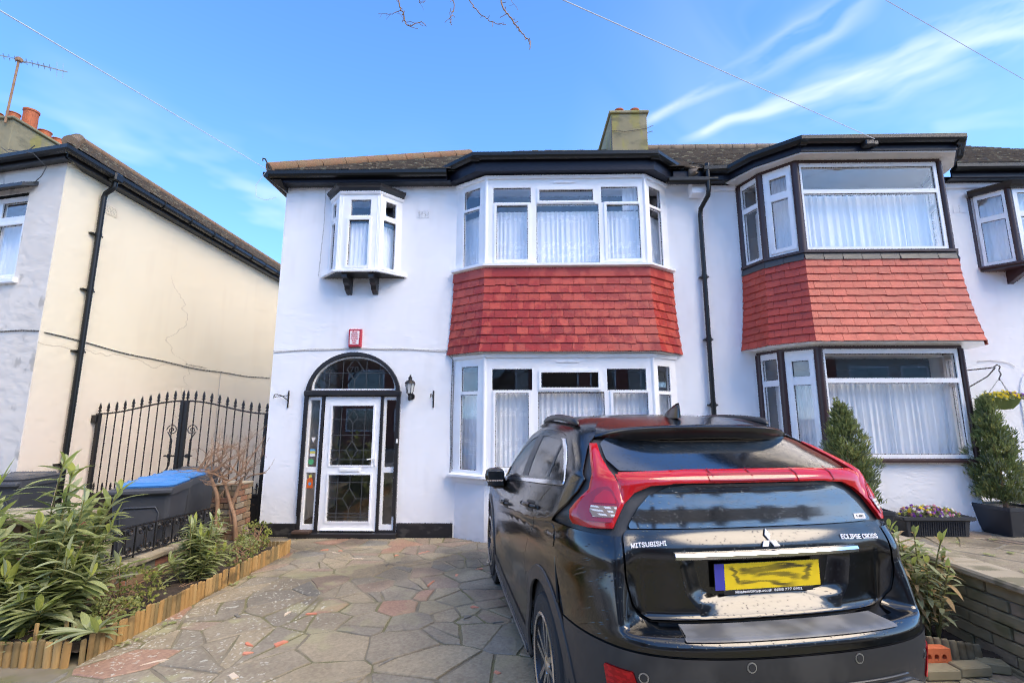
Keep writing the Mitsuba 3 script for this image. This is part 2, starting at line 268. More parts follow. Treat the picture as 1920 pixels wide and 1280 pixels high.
def bx(x0, x1, y0, y1, z0, z1): return TM(A([x0, y0, z0]) + CV * A([x1 - x0, y1 - y0, z1 - z0]), CF)
_s, _t = [], []
for sx in (-1, 1):
    for sy in (-1, 1):
        for sz in (-1, 1):
            for ax in range(3): _s.append((sx, sy, sz)); _t.append([0 if a == ax else 1 for a in range(3)])
_s, _t = A(_s, float), A(_t, float)
_h = trimesh.convex.convex_hull(_s - _s * _t * 0.2); _map = [int(np.argmin(((_s - _s * _t * 0.2 - v) ** 2).sum(1))) for v in _h.vertices]
CBF = A(_map)[_h.faces]
def cb(x0, x1, y0, y1, z0, z1, b=0.006):
    """a box with chamfered edges"""
    c, h = A([x0 + x1, y0 + y1, z0 + z1]) / 2, A([x1 - x0, y1 - y0, z1 - z0]) / 2
    return TM(c + _s * h - _s * _t * b, CBF)
def hull(pts): return trimesh.convex.convex_hull(A(pts, float))
def place(m, o, u, v, n=None):
    u, v = A(u, float), A(v, float); n = np.cross(u, v) if n is None else A(n, float)
    w = np.asarray(m.vertices)
    return TM(A(o) + w[:, :1] * u + w[:, 1:2] * v + w[:, 2:3] * n, m.faces)
def polys(p): return [g for g in getattr(p, 'geoms', [p]) if g.geom_type == 'Polygon' and g.area > 1e-9]
def ext(poly, d): return join([trimesh.creation.extrude_polygon(g, d, engine='earcut') for g in polys(poly)])
def wallY(poly, y0, y1): return place(ext(poly, y1 - y0), (0, y1, 0), (1, 0, 0), (0, 0, 1))
def wallX(poly, x0, x1): return place(ext(poly, x1 - x0), (x0, 0, 0), (0, 1, 0), (0, 0, 1))
def tube(path, r, n=6, cap=True):
    path = A(path, float); r = np.broadcast_to(r, len(path)).astype(float)
    t = np.gradient(path, axis=0); t /= np.linalg.norm(t, axis=1, keepdims=True) + 1e-12
    ref = A([0, 0, 1.0]) if abs(t[0][2]) < 0.9 else A([1.0, 0, 0])
    v = []; u = nz(np.cross(t[0], ref))
    a = np.arange(n) * 2 * math.pi / n
    for p, d, rr in zip(path, t, r):
        u = u - d * (u @ d); u = u / (np.linalg.norm(u) + 1e-12); w = np.cross(d, u)
        v.append(p + rr * (np.cos(a)[:, None] * u + np.sin(a)[:, None] * w))
    m = len(path); f = []
    for i in range(m - 1):
        for j in range(n):
            q = (i * n + j, i * n + (j + 1) % n, (i + 1) * n + (j + 1) % n, (i + 1) * n + j); f += [(q[0], q[1], q[2]), (q[0], q[2], q[3])]
    v = np.vstack(v)
    if cap:
        c0, c1 = len(v), len(v) + 1; v = np.vstack([v, path[:1], path[-1:]])
        for j in range(n): f += [(c0, (j + 1) % n, j), (c1, (m - 1) * n + j, (m - 1) * n + (j + 1) % n)]
    return TM(v, f)
def lathe(prof, n=24, c=(0, 0, 0)):
    prof = A(prof, float); a = np.arange(n) * 2 * math.pi / n; v, f = [], []
    for r, z in prof: v.append(np.stack([r * np.cos(a), r * np.sin(a), 0 * a + z], 1))
    for i in range(len(prof) - 1):
        for j in range(n):
            q = (i * n + j, i * n + (j + 1) % n, (i + 1) * n + (j + 1) % n, (i + 1) * n + j); f += [(q[0], q[1], q[2]), (q[0], q[2], q[3])]
    return TM(np.vstack(v) + A(c), f)
def profile_along(path, sect, up=(0, 0, 1)):
    """sweep a section (out, up) along a plan path, mitred; out = to the right of the path's direction"""
    path = A(path, float); n = len(path); v = []
    for i in range(n):
        a = nz(path[i] - path[i - 1]) if i else nz(path[1] - path[0]); b = nz(path[i + 1] - path[i]) if i < n - 1 else a
        na, nb = A([a[1], -a[0], 0]), A([b[1], -b[0], 0]); m = nz(na + nb); m = m / max(m @ na, 0.3)
        for o, h in sect: v.append(path[i] + m * o + A([0, 0, h]))
    k = len(sect); f = []
    for i in range(n - 1):
        for j in range(k):
            q = (i * k + j, i * k + (j + 1) % k, (i + 1) * k + (j + 1) % k, (i + 1) * k + j); f += [(q[0], q[2], q[1]), (q[0], q[3], q[2])]
    for i in range(1, k - 1): f += [(0, i, i + 1), ((n - 1) * k, (n - 1) * k + i + 1, (n - 1) * k + i)]
    return TM(v, f)
GUT = [(0.0, 0.0), (0.0, -0.055), (0.02, -0.085), (0.055, -0.10), (0.09, -0.085), (0.11, -0.055), (0.11, 0.0), (0.098, 0.0), (0.098, -0.05), (0.055, -0.085), (0.014, -0.05), (0.014, 0.0)]
def rect(x0, y0, x1, y1): return sbox(min(x0, x1), min(y0, y1), max(x0, x1), max(y0, y1))
def zg(y): return 0.02 * np.clip(7.0 - np.asarray(y, float), 0, 4.5)
# ------------------------------------------------------------------ ground
def structure(name, mesh, mat, label, **k): return one(name, mesh, mat, label, kind='structure', **k)
def sheet(x0, x1, y0, y1, zf, st=0.25):
    xs, ys = np.linspace(x0, x1, max(2, int((x1 - x0) / st))), np.linspace(y0, y1, max(2, int((y1 - y0) / st)))
    X, Y = np.meshgrid(xs, ys); n = len(xs); Z = zf(X, Y) if callable(zf) else np.full_like(X, zf)
    i = np.arange(len(ys) - 1)[:, None] * n + np.arange(n - 1)[None]; i = i.ravel()
    return TM(np.stack([X, Y, Z], -1).reshape(-1, 3), np.vstack([np.stack([i, i + 1, i + n + 1], 1), np.stack([i, i + n + 1, i + n], 1)]))
structure('ground', sheet(-120, 120, -120, 160, -0.25, 10), 'm_slab', 'plain ground under the street and gardens')
structure('road', sheet(-60, 60, -11.5, -4.0, -0.05, 3), 'm_asphalt', 'grey asphalt road across the front')
structure('pavement', sheet(-60, 60, -4.0, -0.6, 0.06, 3), 'm_slab', 'grey pavement in front of the driveway')
drive = structure('driveway', sheet(-4.6, 3.24, -0.6, 7.4, lambda X, Y: zg(Y) - 0.003, 0.2), 'm_mortar', 'crazy paved driveway of grey and reddish stone pieces with mossy joints', smooth=True)
structure('side_passage', sheet(-7.2, -3.7, 2.5, 20, lambda X, Y: zg(Y) - 0.004, 0.5), 'm_mortar', 'narrow passage between the cream house and the white house')
yard = structure('front_yard', sheet(3.25, 14, -0.6, 7.4, 0.275, 0.4), 'm_mortar', 'mossy stone front yard of the right-hand house')

def crazy(holder, region, n, joint, mats, zf, th, keep=lambda c: True, seed=3, split=0.42, dmin=(0.15, 0.38)):
    rg = np.random.default_rng(seed); x0, y0, x1, y1 = region.bounds; pts = []
    while len(pts) < n:
        p = rg.uniform((x0 - .4, y0 - .4), (x1 + .4, y1 + .4))
        m = dmin[0] if rg.random() < 0.35 else dmin[1]
        if all((p[0] - q[0]) ** 2 + ((p[1] - q[1]) * 1.15) ** 2 > (m * (0.75 + 0.0)) ** 2 for q in pts): pts.append(p)
        else: n -= 0.02
    V = Voronoi(A(pts)); cells = []
    for r in V.point_region:
        g = V.regions[r]
        if g and -1 not in g:
            c = Polygon(V.vertices[g]).intersection(region)
            if c.area > 0.004:
                if rg.random() < split and c.area > 0.05:
                    a = rg.uniform(0, math.pi); q = c.centroid; q = (q.x + rg.normal(0, .06), q.y + rg.normal(0, .06))
                    cells += [h for h in ssplit(c, LineString([(q[0] - 3 * math.cos(a), q[1] - 3 * math.sin(a)), (q[0] + 3 * math.cos(a), q[1] + 3 * math.sin(a))])).geoms]
                else: cells.append(c)
    cells.sort(key=lambda c: (not keep(c.centroid), c.centroid.y))   # pieces hidden from the front come last
    k = 0; rest = {}
    for c in cells:
        p = c.buffer(-joint * rg.uniform(0.3, 0.9), join_style=2)
        for g in polys(p):
            ce = g.centroid
            if g.area < 0.003: continue
            g = Polygon([(x + rg.normal(0, .004), y + rg.normal(0, .004)) for x, y in g.segmentize(0.16).exterior.coords[:-1]]).buffer(0)
            for g in polys(g)[:1]:
                o = A(g.exterior.coords[:-1]); o = o if g.exterior.is_ccw else o[::-1]
                inn = A([ce.x, ce.y]) + (o - A([ce.x, ce.y])) * (1 - 0.010 / max(0.08, math.sqrt(g.area)))
                tilt = rg.normal(0, 0.006, 2); dz = rg.uniform(0, th * 0.35); m = len(o)
                zt = lambda q: zf(q[:, 1]) + dz + (q - A([ce.x, ce.y])) @ tilt
                v = np.vstack([np.c_[o, zf(o[:, 1]) - th], np.c_[o, zt(o) - 0.006], np.c_[inn, zt(inn)], [[ce.x, ce.y, float(zf(ce.y)) + dz]]]); f = []
                for i in range(m):
                    j = (i + 1) % m
                    for a_, b_ in ((0, m), (m, 2 * m)): f += [(a_ + i, a_ + j, b_ + j), (a_ + i, b_ + j, b_ + i)]
                    f.append((2 * m + i, 2 * m + j, 3 * m))
                mt = mats[rg.choice(len(mats), p=MATP)]; k += 1
                if k <= 292: put(holder, 'paving_stone', TM(v, f), mt)
                else: rest.setdefault(mt, []).append(TM(v, f))
    for mt, ms in rest.items(): put(holder, 'paving_stones', ms, mt, kind='stuff')
MATP = [0.31, 0.26, 0.21, 0.14, 0.03, 0.05]
STM = [f'm_stone{k}' for k in range(6)]
def under_car(c):                                     # False for stones hidden under the car
    return not (c.x > 0.62 + (4.5 - c.y) * 0.05 and c.y > 2.6 and c.x < 2.6 and c.y < 6.0) and not (c.x > -0.1 and c.y < 2.3)
crazy(drive, Polygon([(-3.02, 1.9), (-3.02, 6.35), (-3.75, 6.5), (-3.75, 7.22), (3.2, 7.22), (3.2, 1.9)]), 420, 0.015, STM, lambda y: zg(y), 0.016, under_car, 5)
rg = np.random.default_rng(12)                       # terracotta and slate chips pressed into the joints
for i in range(34):
    x, y = rg.uniform(-2.7, -0.15), rg.uniform(2.6, 6.8); a = rg.uniform(0, 3.1); long_ = rg.random() < 0.3
    w, h = (rg.uniform(.08, .15), .015) if long_ else (rg.uniform(.03, .085), rg.uniform(.018, .042))
    g = [(-w, -h), (w, -h * .8), (w * .7, h), (-w * (.1 if rg.random() < .6 else .8), h)]
    o = A([(x + u * math.cos(a) - v * math.sin(a), y + u * math.sin(a) + v * math.cos(a)) for u, v in A(g) * 0.62])
    z = float(zg(y)) + 0.0085
    put(drive, 'chip', hull(np.vstack([np.c_[o, np.full(4, z - .03)], np.c_[o, np.full(4, z)]])), ['m_chip', 'm_chip', 'm_chip', 'm_chip_pale', 'm_stone5'][rg.integers(5)], label=None)
crazy(yard, Polygon([(3.45, 3.0), (3.45, 7.2), (9.5, 7.2), (9.5, 3.0)]), 150, 0.03, STM, lambda y: 0.279 + 0 * np.asarray(y, float), 0.014, lambda c: c.x / c.y > 0.62, 9, 0.2)

# ------------------------------------------------------------------ windows
def window(parent, P0, P1, z0, z1, lights, mat='m_upvc', fw=0.05, name='window', depth=0.06, label=None):
    """one glazed face from plan point P0 to P1 (left to right seen from outside); lights: (u0, v0, u1, v1, sash) in fractions, v up"""
    P0, P1 = A(P0, float), A(P1, float); W, H = np.linalg.norm(P1 - P0), z1 - z0
    u = A([*(P1 - P0) / W, 0]); v = A([0, 0, 1.0]); o = A([*P0, z0])
    fr = rect(0, 0, W, H)
    for a, b, c, d, s in lights: fr = fr.difference(rect(a * W - s, b * H - s, c * W + s, d * H + s) if s else rect(a * W, b * H, c * W, d * H))
    m = place(ext(fr, depth), o, u, v); n = np.cross(u, v); m.vertices -= n * depth
    k = put(parent, name, m, mat, label=label)
    for a, b, c, d, s in lights:
        x0, y0, x1, y1 = a * W, b * H, c * W, d * H
        if s:
            ring = rect(x0 - s - .006, y0 - s - .006, x1 + s + .006, y1 + s + .006).difference(rect(x0, y0, x1, y1))
            m = place(ext(ring, 0.055), o, u, v); m.vertices -= n * 0.037; put(k, 'sash', m, mat)
        seal = rect(x0 - .002, y0 - .002, x1 + .002, y1 + .002).difference(rect(x0 + .007, y0 + .007, x1 - .007, y1 - .007))
        m = place(ext(seal, 0.006), o, u, v); m.vertices -= n * 0.024; put(k, 'seal', m, 'm_seal')
        q = place(TM([[x0 - .004, y0 - .004, 0], [x1 + .004, y0 - .004, 0], [x1 + .004, y1 + .004, 0], [x0 - .004, y1 + .004, 0]], [[0, 1, 2], [0, 2, 3]]), o, u, v)
        q.vertices -= n * 0.026; put(k, 'pane', q, 'm_glass')
    return k
def curtain(name, label, path, z0, z1, mat, amp=0.018, wl=0.085, inset=0.13, gather=0.3, seed=0, scallop=0.0):
    """a net curtain of gathered folds along a plan path, hung inside the glass"""
    path = A(path, float); seg = np.linalg.norm(np.diff(path, axis=0), axis=1); s = np.r_[0, np.cumsum(seg)]; L = s[-1]
    n = int(L / 0.011); t = np.linspace(0, L, n); p = np.stack([np.interp(t, s, path[:, i]) for i in (0, 1)], 1)
    d = np.gradient(p, axis=0); d /= np.linalg.norm(d, axis=1, keepdims=True); nn = np.stack([-d[:, 1], d[:, 0]], 1)
    rg = np.random.default_rng(seed); ph = t / wl * 2 * math.pi + 2.2 * np.sin(t * 5.1 + seed) + 1.3 * np.sin(t * 13.7 + 2 * seed); v = []
    am = amp * (0.65 + 0.5 * np.sin(t * 7.3 + seed) ** 2); m = 9
    for j in range(m):
        k = j / (m - 1); z = z0 + (z1 - z0) * k
        o = inset + am * (1 - 0.35 * k) * np.sin(ph + 0.5 * (1 - k) * np.sin(t * 3)) + 0.3 * am * np.sin(2.3 * ph + 1)
        zz = np.full(n, z) + (scallop * np.abs(np.sin(t * 38)) if j == 0 else 0)
        v.append(np.c_[p + nn * o[:, None], zz])
    i = (np.arange(m - 1)[:, None] * n + np.arange(n - 1)[None]).ravel()
    f = np.vstack([np.stack([i, i + 1, i + n + 1], 1), np.stack([i, i + n + 1, i + n], 1)])
    return one(name, TM(np.vstack(v), f), mat, label, 'net curtain', smooth=True)
def hung_tiles(holder, top, bot, z_t, z_b, rows, wid, mats, seed, flare=1.7, max_tiles=300):
    """rows of plain tiles hung on the faces between plan points; each tile is one piece"""
    rg = np.random.default_rng(seed); top, bot = A(top, float), A(bot, float); H = (z_t - z_b) / rows
    pl = lambda k: top + (bot - top) * k ** flare
    for r in range(rows):
        k0, k1 = (r) / rows, (r + 1.0) / rows               # upper edge (tucked under the row above) and lower edge
        a, b = pl(max(0, k0 - 0.02)), pl(k1); zu, zl = z_t - r * H + 0.02, z_t - (r + 1) * H
        for i in range(len(top) - 1):
            La = np.linalg.norm(b[i + 1] - b[i]); d = nz(b[i + 1] - b[i]); n = A([d[1], -d[0]])
            cuts = [0.0]; x = wid * (0.5 if r % 2 else 1.0) * rg.uniform(.8, 1.1)
            while x < La - wid * 0.25: cuts.append(x / La); x += wid * rg.uniform(.96, 1.04)
            cuts.append(1.0)
            for c0, c1 in zip(cuts[:-1], cuts[1:]):
                g = 0.0018 / La; j = rg.normal(0, .0028, 2); q = rg.uniform(0, .004); e0 = 0 if c0 == 0 else g; e1 = 0 if c1 == 1 else g
                pt = lambda P, c: P[i] + (P[i + 1] - P[i]) * c
                out = 0.021 + q
                if rg.random() < 0.025: j = j - 0.012
                mit = lambda c, oo: (n if 0 < c < 1 else corner(b, i if c == 0 else i + 1, n)) * oo
                v = []
                for P, z, oo in ((a, zu, 0.004), (b, zl, out)):
                    for c, jj in ((c0 + e0, j[0]), (c1 - e1, j[1])):
                        cc = c0 if c == c0 + e0 else c1
                        for dn in (0.0, -0.011):
                            v.append([*(pt(P, c) + mit(cc, oo + dn)), z + (jj if oo > .01 else 0)])
                v = A(v)                                     # order: top-left out/in, top-right out/in, bottom-left out/in, bottom-right out/in
                f = [[0, 4, 6], [0, 6, 2], [1, 3, 7], [1, 7, 5], [4, 5, 7], [4, 7, 6], [0, 2, 3], [0, 3, 1], [0, 1, 5], [0, 5, 4], [2, 6, 7], [2, 7, 3]]
                put(holder, 'tile', TM(v, f), mats[rg.integers(len(mats))])
def corner(b, i, n):
    if i == 0 or i == len(b) - 1: return n
    d0, d1 = nz(b[i] - b[i - 1]), nz(b[i + 1] - b[i]); n0, n1 = A([d0[1], -d0[0]]), A([d1[1], -d1[0]]); m = nz(n0 + n1)
    return m / (m @ n0)
def xyz(path, z): return [(*p, z) for p in path]
def slab_of(path, z0, z1, back):
    """solid between heights over a plan outline (front path, closed along the back at y = back)"""
    pts = [tuple(p) for p in path]; return place(ext(Polygon(pts + [(pts[-1][0], back), (pts[0][0], back)]), z1 - z0), (0, 0, z0), (1, 0, 0), (0, 1, 0))
def off_path(path, d):
    path = A(path, float); o = []
    for i in range(len(path)):
        e = path[min(i + 1, len(path) - 1)] - path[max(i, 1) - 1] if i in (0, len(path) - 1) else None
        n = A([nz(e)[1], -nz(e)[0]]) if e is not None else corner(path, i, A([0, -1.0]))
        o.append(path[i] + n * d)
    return A(o)

YF = 7.27; XP = 2.90                                    # plane of the fronts, party line
# ------------------------------------------------------------------ the white house
wh = thing('white_house', 'white rendered house with arched black door frame and glossy red hung tiles on its bay', 'house')
def arch(x0, x1, z0, zs, rise, n=28):
    c = (x0 + x1) / 2; r = (x1 - x0) / 2
    return Polygon([(x0, z0), (x1, z0)] + [(c + r * math.cos(t), zs + rise * math.sin(t)) for t in np.linspace(0, math.pi, n)])
BLu = [(-1.06, YF), (-0.55, 6.94), (1.94, 6.94), (2.38, YF)]          # left bay plan
front = rect(-3.92, -0.05, XP, 5.56)
DOOR = arch(-3.35, -1.87, 0.06, 2.06, 0.69)
front = front.difference(DOOR).difference(rect(-3.10, 3.99, -2.00, 5.28)).difference(rect(-0.98, 4.05, 2.30, 5.45)).difference(rect(-0.98, 0.92, 2.30, 2.63))
wall = [wallY(front, YF, YF + 0.24), wallX(rect(YF + .24, -.05, 15.2, 5.56), -3.92, -3.7), wallY(rect(-3.92, -.05, XP, 5.56), 15.2, 15.4)]
put(wh, 'wall', wall, 'm_white')
put(wh, 'dark_interior', [bx(-3.68, XP, 9.6, 9.7, 0.0, 5.5), bx(-3.68, XP, YF + .26, 9.6, 2.66, 2.74), bx(-3.68, XP, YF + .26, 9.6, 0.0, 0.03), bx(-1.3, -1.2, YF + .26, 9.6, 0.04, 5.5), bx(-3.68, XP, YF + .05, 15, 5.60, 5.64), bx(XP - .02, XP + .02, YF + .26, 15, 0, 5.5)], 'm_dark_room')
for q_ in (cb(-3.935, -3.36, YF - .022, YF + .02, -0.06, 0.185, .004), cb(-1.86, -1.03, YF - .022, YF + .02, -0.06, 0.20, .004), bx(-3.944, -3.90, YF + .03, 15, -.06, .19)): put(wh, 'plinth', q_, 'm_plinth')
# eaves, fascia and gutter of the main roof
for q_ in (bx(-4.05, -1.15, 7.10, YF + .02, 5.535, 5.555), bx(2.45, XP, 7.10, YF + .02, 5.535, 5.555), hull([(-4.08, 7.02, 5.56), (-3.90, 7.02, 5.56), (-3.90, 15.4, 5.56), (-4.08, 15.4, 5.56), (-3.90, 7.2, 5.44), (-3.90, 15.4, 5.44)])): put(wh, 'soffit', q_, 'm_black')
for q_ in (cb(-4.06, -1.20, 7.075, 7.10, 5.53, 5.66, .004), cb(2.45, XP - .002, 7.075, 7.10, 5.53, 5.66, .004), cb(-4.08, -4.055, 7.1, 15.4, 5.53, 5.66, .004)): put(wh, 'fascia', q_, 'm_fascia')
for q_ in ([(-4.09, 7.072, 5.68), (-1.2, 7.072, 5.68)], [(-4.085, 15.3, 5.68), (-4.085, 7.0, 5.68)], [(2.35, 7.072, 5.50), (2.98, 7.072, 5.50)]): put(wh, 'gutter', profile_along(q_, GUT), 'm_gutter', 30)
ZE, SL = 5.70, 0.68
def tile_plane(o, du, dv, nu, nv, tw, th, clip, seed, mat='m_roof', t=0.016):
    """courses of plain roof tiles as one mesh: o + u*du + v*dv (v up the slope)"""
    rg = np.random.default_rng(seed); n = np.cross(du, dv); ms = []
    for j in range(nv):
        for i in range(nu):
            x0 = i * tw + (tw / 2 if j % 2 else 0) + rg.normal(0, .002); y0 = j * th
            if not clip(x0 + tw / 2, y0): continue
            c = A([[x0, y0, t], [x0 + tw * .98, y0, t], [x0, y0 + th * 1.5, .004], [x0 + tw * .98, y0 + th * 1.5, .004]], float)
            c[:2, 2] += rg.normal(0, .004) + .006; c[:2, 1] += rg.normal(0, .006); b = c.copy(); b[:, 2] -= t * .9
            w = np.vstack([c, b]); ms.append(TM(A(o) + w[:, :1] * du + w[:, 1:2] * dv + w[:, 2:] * n, [[0, 1, 3], [0, 3, 2], [4, 0, 2], [4, 2, 6], [1, 5, 7], [1, 7, 3], [4, 5, 1], [4, 1, 0]]))
    return join(ms)
up = nz([0, 1, SL]); hipL = math.hypot(1, SL)
XE = -4.11
roofbase = TM([[XE, 7.03, ZE - .02], [XP, 7.03, ZE - .02], [XP, 11.2, ZE - .02 + 4.17 * SL], [XE + 4.17, 11.2, ZE - .02 + 4.17 * SL], [XE, 15.4, ZE - .02], [XP, 15.4, ZE - .02]], [[0, 1, 2], [0, 2, 3], [0, 3, 4], [3, 2, 5], [3, 5, 4]])
rf = put(wh, 'roof', roofbase, 'm_roof')
put(rf, 'roof_tile', tile_plane((XE, 7.0, ZE), A([1.0, 0, 0]), up, 43, 50, .166, .1, lambda x, y: x > y / hipL + 0.03 and XE + x < XP - .04 and not (XE + x > -1.2 and XE + x < 2.4 and y < 0.4), 1), 'm_roof', kind='stuff')
for t in np.arange(0.0, 4.1, 0.29):                     # hip tiles
    p0, p1 = A([XE + t, 7.03 + t, ZE + t * SL + .03]), A([XE + t + .33, 7.03 + t + .33, ZE + (t + .33) * SL + .05])
    if t < 2.7: put(rf, 'hip_tile', tube([p0, p1], [.115, .10], 10), 'm_ridge', 40)
for x in np.arange(2.36, XP - .1, 0.3): put(rf, 'ridge_tile', tube([(x, 11.2, ZE + 4.17 * SL + .02), (min(x + .31, XP - .005), 11.2, ZE + 4.17 * SL + .03)], [.12, .11], 10), 'm_ridge_pale', 40)
# chimney on the party line
ch = put(wh, 'chimney', [cb(2.17, 3.02, 10.3, 11.9, 6.5, 8.95, .01)], 'm_chimney', label='mossy rendered chimney above the party wall')
put(ch, 'cap', [cb(2.12, 3.07, 10.25, 11.95, 8.95, 9.02, .015)], 'm_chimney')
for i, (x, y) in enumerate([(2.42, 10.55), (2.80, 10.55), (2.42, 11.2), (2.80, 11.2)]):
    put(ch, 'chimney_pot', lathe([(0.0, 9.02), (.115, 9.02), (.10, 9.1), (.095, 9.17), (.118, 9.18), (.118, 9.21), (.09, 9.21), (.085, 9.1), (0, 9.1)], 16, (x, y, 0)), 'm_terracotta', 40)
put(ch, 'cable', [tube([(2.15, 10.28, 8.5), (2.5, 10.275, 8.47), (3.02, 10.28, 8.55)], .006), tube([(2.17, 10.29, 8.82), (2.165, 10.285, 8.2), (2.16, 10.285, 7.6)], .012)], 'm_cable_dark')
put(ch, 'aerial_stub', [tube([(3.0, 10.4, 8.5), (3.16, 10.35, 8.52)], .008), tube([(3.09, 10.32, 8.62), (3.17, 10.3, 8.63)], .006), tube([(3.0, 10.4, 8.62), (3.11, 10.33, 8.62)], .006)], 'm_metal')
# left bay: two storeys of windows, hung tiles between
FL = [(.046, .715, .283, .90, 0), (.337, .737, .675, .868, .030), (.727, .715, .957, .90, 0), (.067, .06, .262, .69, .034), (.318, .02, .708, .70, 0), (.758, .06, .962, .69, .034)]
FL = [(a, b, c, d, s) for a, b, c, d, s in FL]
CL = [(.27, .71, .80, .93, 0), (.25, .03, .78, .68, 0)]
CR_ = [(.20, .71, .72, .93, 0), (.20, .03, .72, .68, 0)]
def bay_left(z0, z1, nm):
    for i, L in ((0, CL), (1, FL), (2, CR_)): window(wh, BLu[i], BLu[i + 1], z0, z1, L, name='bay_window')
    for p in BLu[1:3]: put(wh, 'corner_post', tube([(p[0], p[1] + .012, z0 + .001), (p[0], p[1] + .012, z1 - .001)], .032, 10), 'm_upvc', 40)
    put(wh, 'trickle_vent', cb(.52, .86, 6.918, 6.93, z1 - .075, z1 - .055, .003), 'm_upvc')
    put(wh, 'window_sill', profile_along(xyz(BLu, z0), [(0.0, 0.0), (.11, -.012), (.11, -.045), (.06, -.06), (-.06, -.06), (-.06, 0.0)]), 'm_upvc')
    put(wh, 'window_head', profile_along(xyz(off_path(BLu, -.02), z1), [(.03, 0.001), (.05, 0.001), (.06, .05), (-.05, .05), (-.05, .001)]), 'm_upvc')
bay_left(4.06, 5.47, 'upper'); bay_left(0.93, 2.62, 'lower')
put(wh, 'bay_ceiling', [slab_of(BLu, 5.52, 5.545, YF + .1), slab_of(BLu, 2.665, 2.70, YF + .1), slab_of(off_path(BLu, -.02), 4.0, 4.03, YF + .1)], 'm_upvc')
put(wh, 'bay_base', [slab_of(off_path(BLu, -.03), -.05, .87, YF + .02)], 'm_white')
put(wh, 'bay_base_cap', profile_along(xyz(off_path(BLu, -.03), .80), [(0, 0), (.035, 0), (.045, .065), (0, .065)]), 'm_white')
TT, TB = off_path(BLu, 0.03), A([(-1.16, YF), (-.62, 6.84), (2.04, 6.84), (2.49, YF)])
hl = put(wh, 'tile_hanging', [slab_of(off_path(BLu, -.02), 2.72, 3.99, YF + .03)], 'm_tile_a0', label='glossy wet red tile hanging under the upper bay window')
hung_tiles(hl, TT, TB, 3.86, 2.70, 9, .172, [f'm_tile_a{k}' for k in range(4)], 21)
put(hl, 'top_course', profile_along(xyz(TT, 3.86), [(-.03, .0), (.028, -.012), (.030, .0), (.022, .135), (-.03, .135)]), 'm_tile_a2')
put(hl, 'soffit_board', slab_of(off_path(TB, -.015), 2.685, 2.70, YF + .01), 'm_soffit')
GL = [(-1.32, YF), (-.71, 6.80), (2.07, 6.80), (2.62, YF + .02)]
put(wh, 'bay_fascia', profile_along(xyz(GL, 5.56), [(-.02, -.02), (.0, -.02), (.0, .20), (-.03, .20), (-.30, -.005), (-.30, -.02)]), 'm_fascia')
put(wh, 'bay_gutter', profile_along(xyz(off_path(GL, .003), 5.80), GUT), 'm_gutter', 30)
for p in GL[1:3]: put(wh, 'gutter_joint', tube([(p[0] - .06, p[1] - .06 + .02, 5.745), (p[0] + .06, p[1] - .055 + .015, 5.745)], .068, 10), 'm_gutter', 40)
put(wh, 'bay_roof', TM([[*GL[0], 5.78], [*GL[1], 5.78], [*GL[2], 5.78], [*GL[3], 5.78], [-.2, 8.6, 6.75], [1.5, 8.6, 6.75], [2.62, 7.9, 6.25], [-1.32, 7.9, 6.25]], [[0, 1, 4], [1, 2, 5], [1, 5, 4], [2, 3, 5], [3, 6, 5], [0, 4, 7]]), 'm_roof')
rv = np.random.default_rng(4); put(wh, 'roof_valley', [hull(A([2.72 + .05 * i, 7.05 + .03 * i, 5.60 + .03 * i]) + rv.normal(0, .045, (9, 3))) for i in range(5)], 'm_roof')
# oriel above the door
OR = [(-3.14, YF), (-2.86, 6.96), (-2.25, 6.96), (-1.96, YF)]
for i, L in ((0, [(.28, .74, .62, .93, .03), (.26, .05, .60, .66, .03)]), (1, [(.26, .72, .78, .93, .0), (.24, .06, .76, .66, .03)]), (2, [(.26, .735, .70, .93, .03), (.20, .05, .72, .67, .03)])):
    window(wh, OR[i], OR[i + 1], 4.0, 5.25, L, name='oriel_window')
for p in OR[1:3]: put(wh, 'oriel_post', [tube([(p[0] + dx, p[1] + .014, 4.001), (p[0] + dx, p[1] + .014, 5.249)], .02, 8) for dx in (-.022, 0, .022)], 'm_upvc', 40)
put(wh, 'oriel_sill', profile_along(xyz([(-3.22, YF), (-2.89, 6.94), (-2.22, 6.94), (-1.86, YF)], 4.0), [(0, 0), (.035, -.008), (.035, -.035), (-.02, -.035), (-.02, 0)]), 'm_upvc')
put(wh, 'oriel_soffit', slab_of([(-3.2, YF), (-2.87, 6.95), (-2.24, 6.95), (-1.88, YF)], 3.955, 3.985, YF + .01), 'm_black')
for x in (-2.80, -2.38): put(wh, 'oriel_bracket', wallX(Polygon([(YF, 3.96), (6.98, 3.96), (6.98, 3.90), (7.05, 3.88), (7.07, 3.83), (7.12, 3.80), (7.16, 3.74), (7.22, 3.70), (YF, 3.68)]), x, x + .085), 'm_black')
put(wh, 'oriel_head', profile_along(xyz(OR, 5.25), [(-.05, 0), (.02, 0), (.035, .03), (.035, .045), (-.05, .045)]), 'm_upvc')
put(wh, 'oriel_roof', [profile_along(xyz(OR, 5.295), [(-.05, 0), (.04, 0), (.055, .05), (.085, .065), (.10, .095), (-.05, .12)]), slab_of(off_path(OR, .02), 5.36, 5.41, YF)], 'm_black')
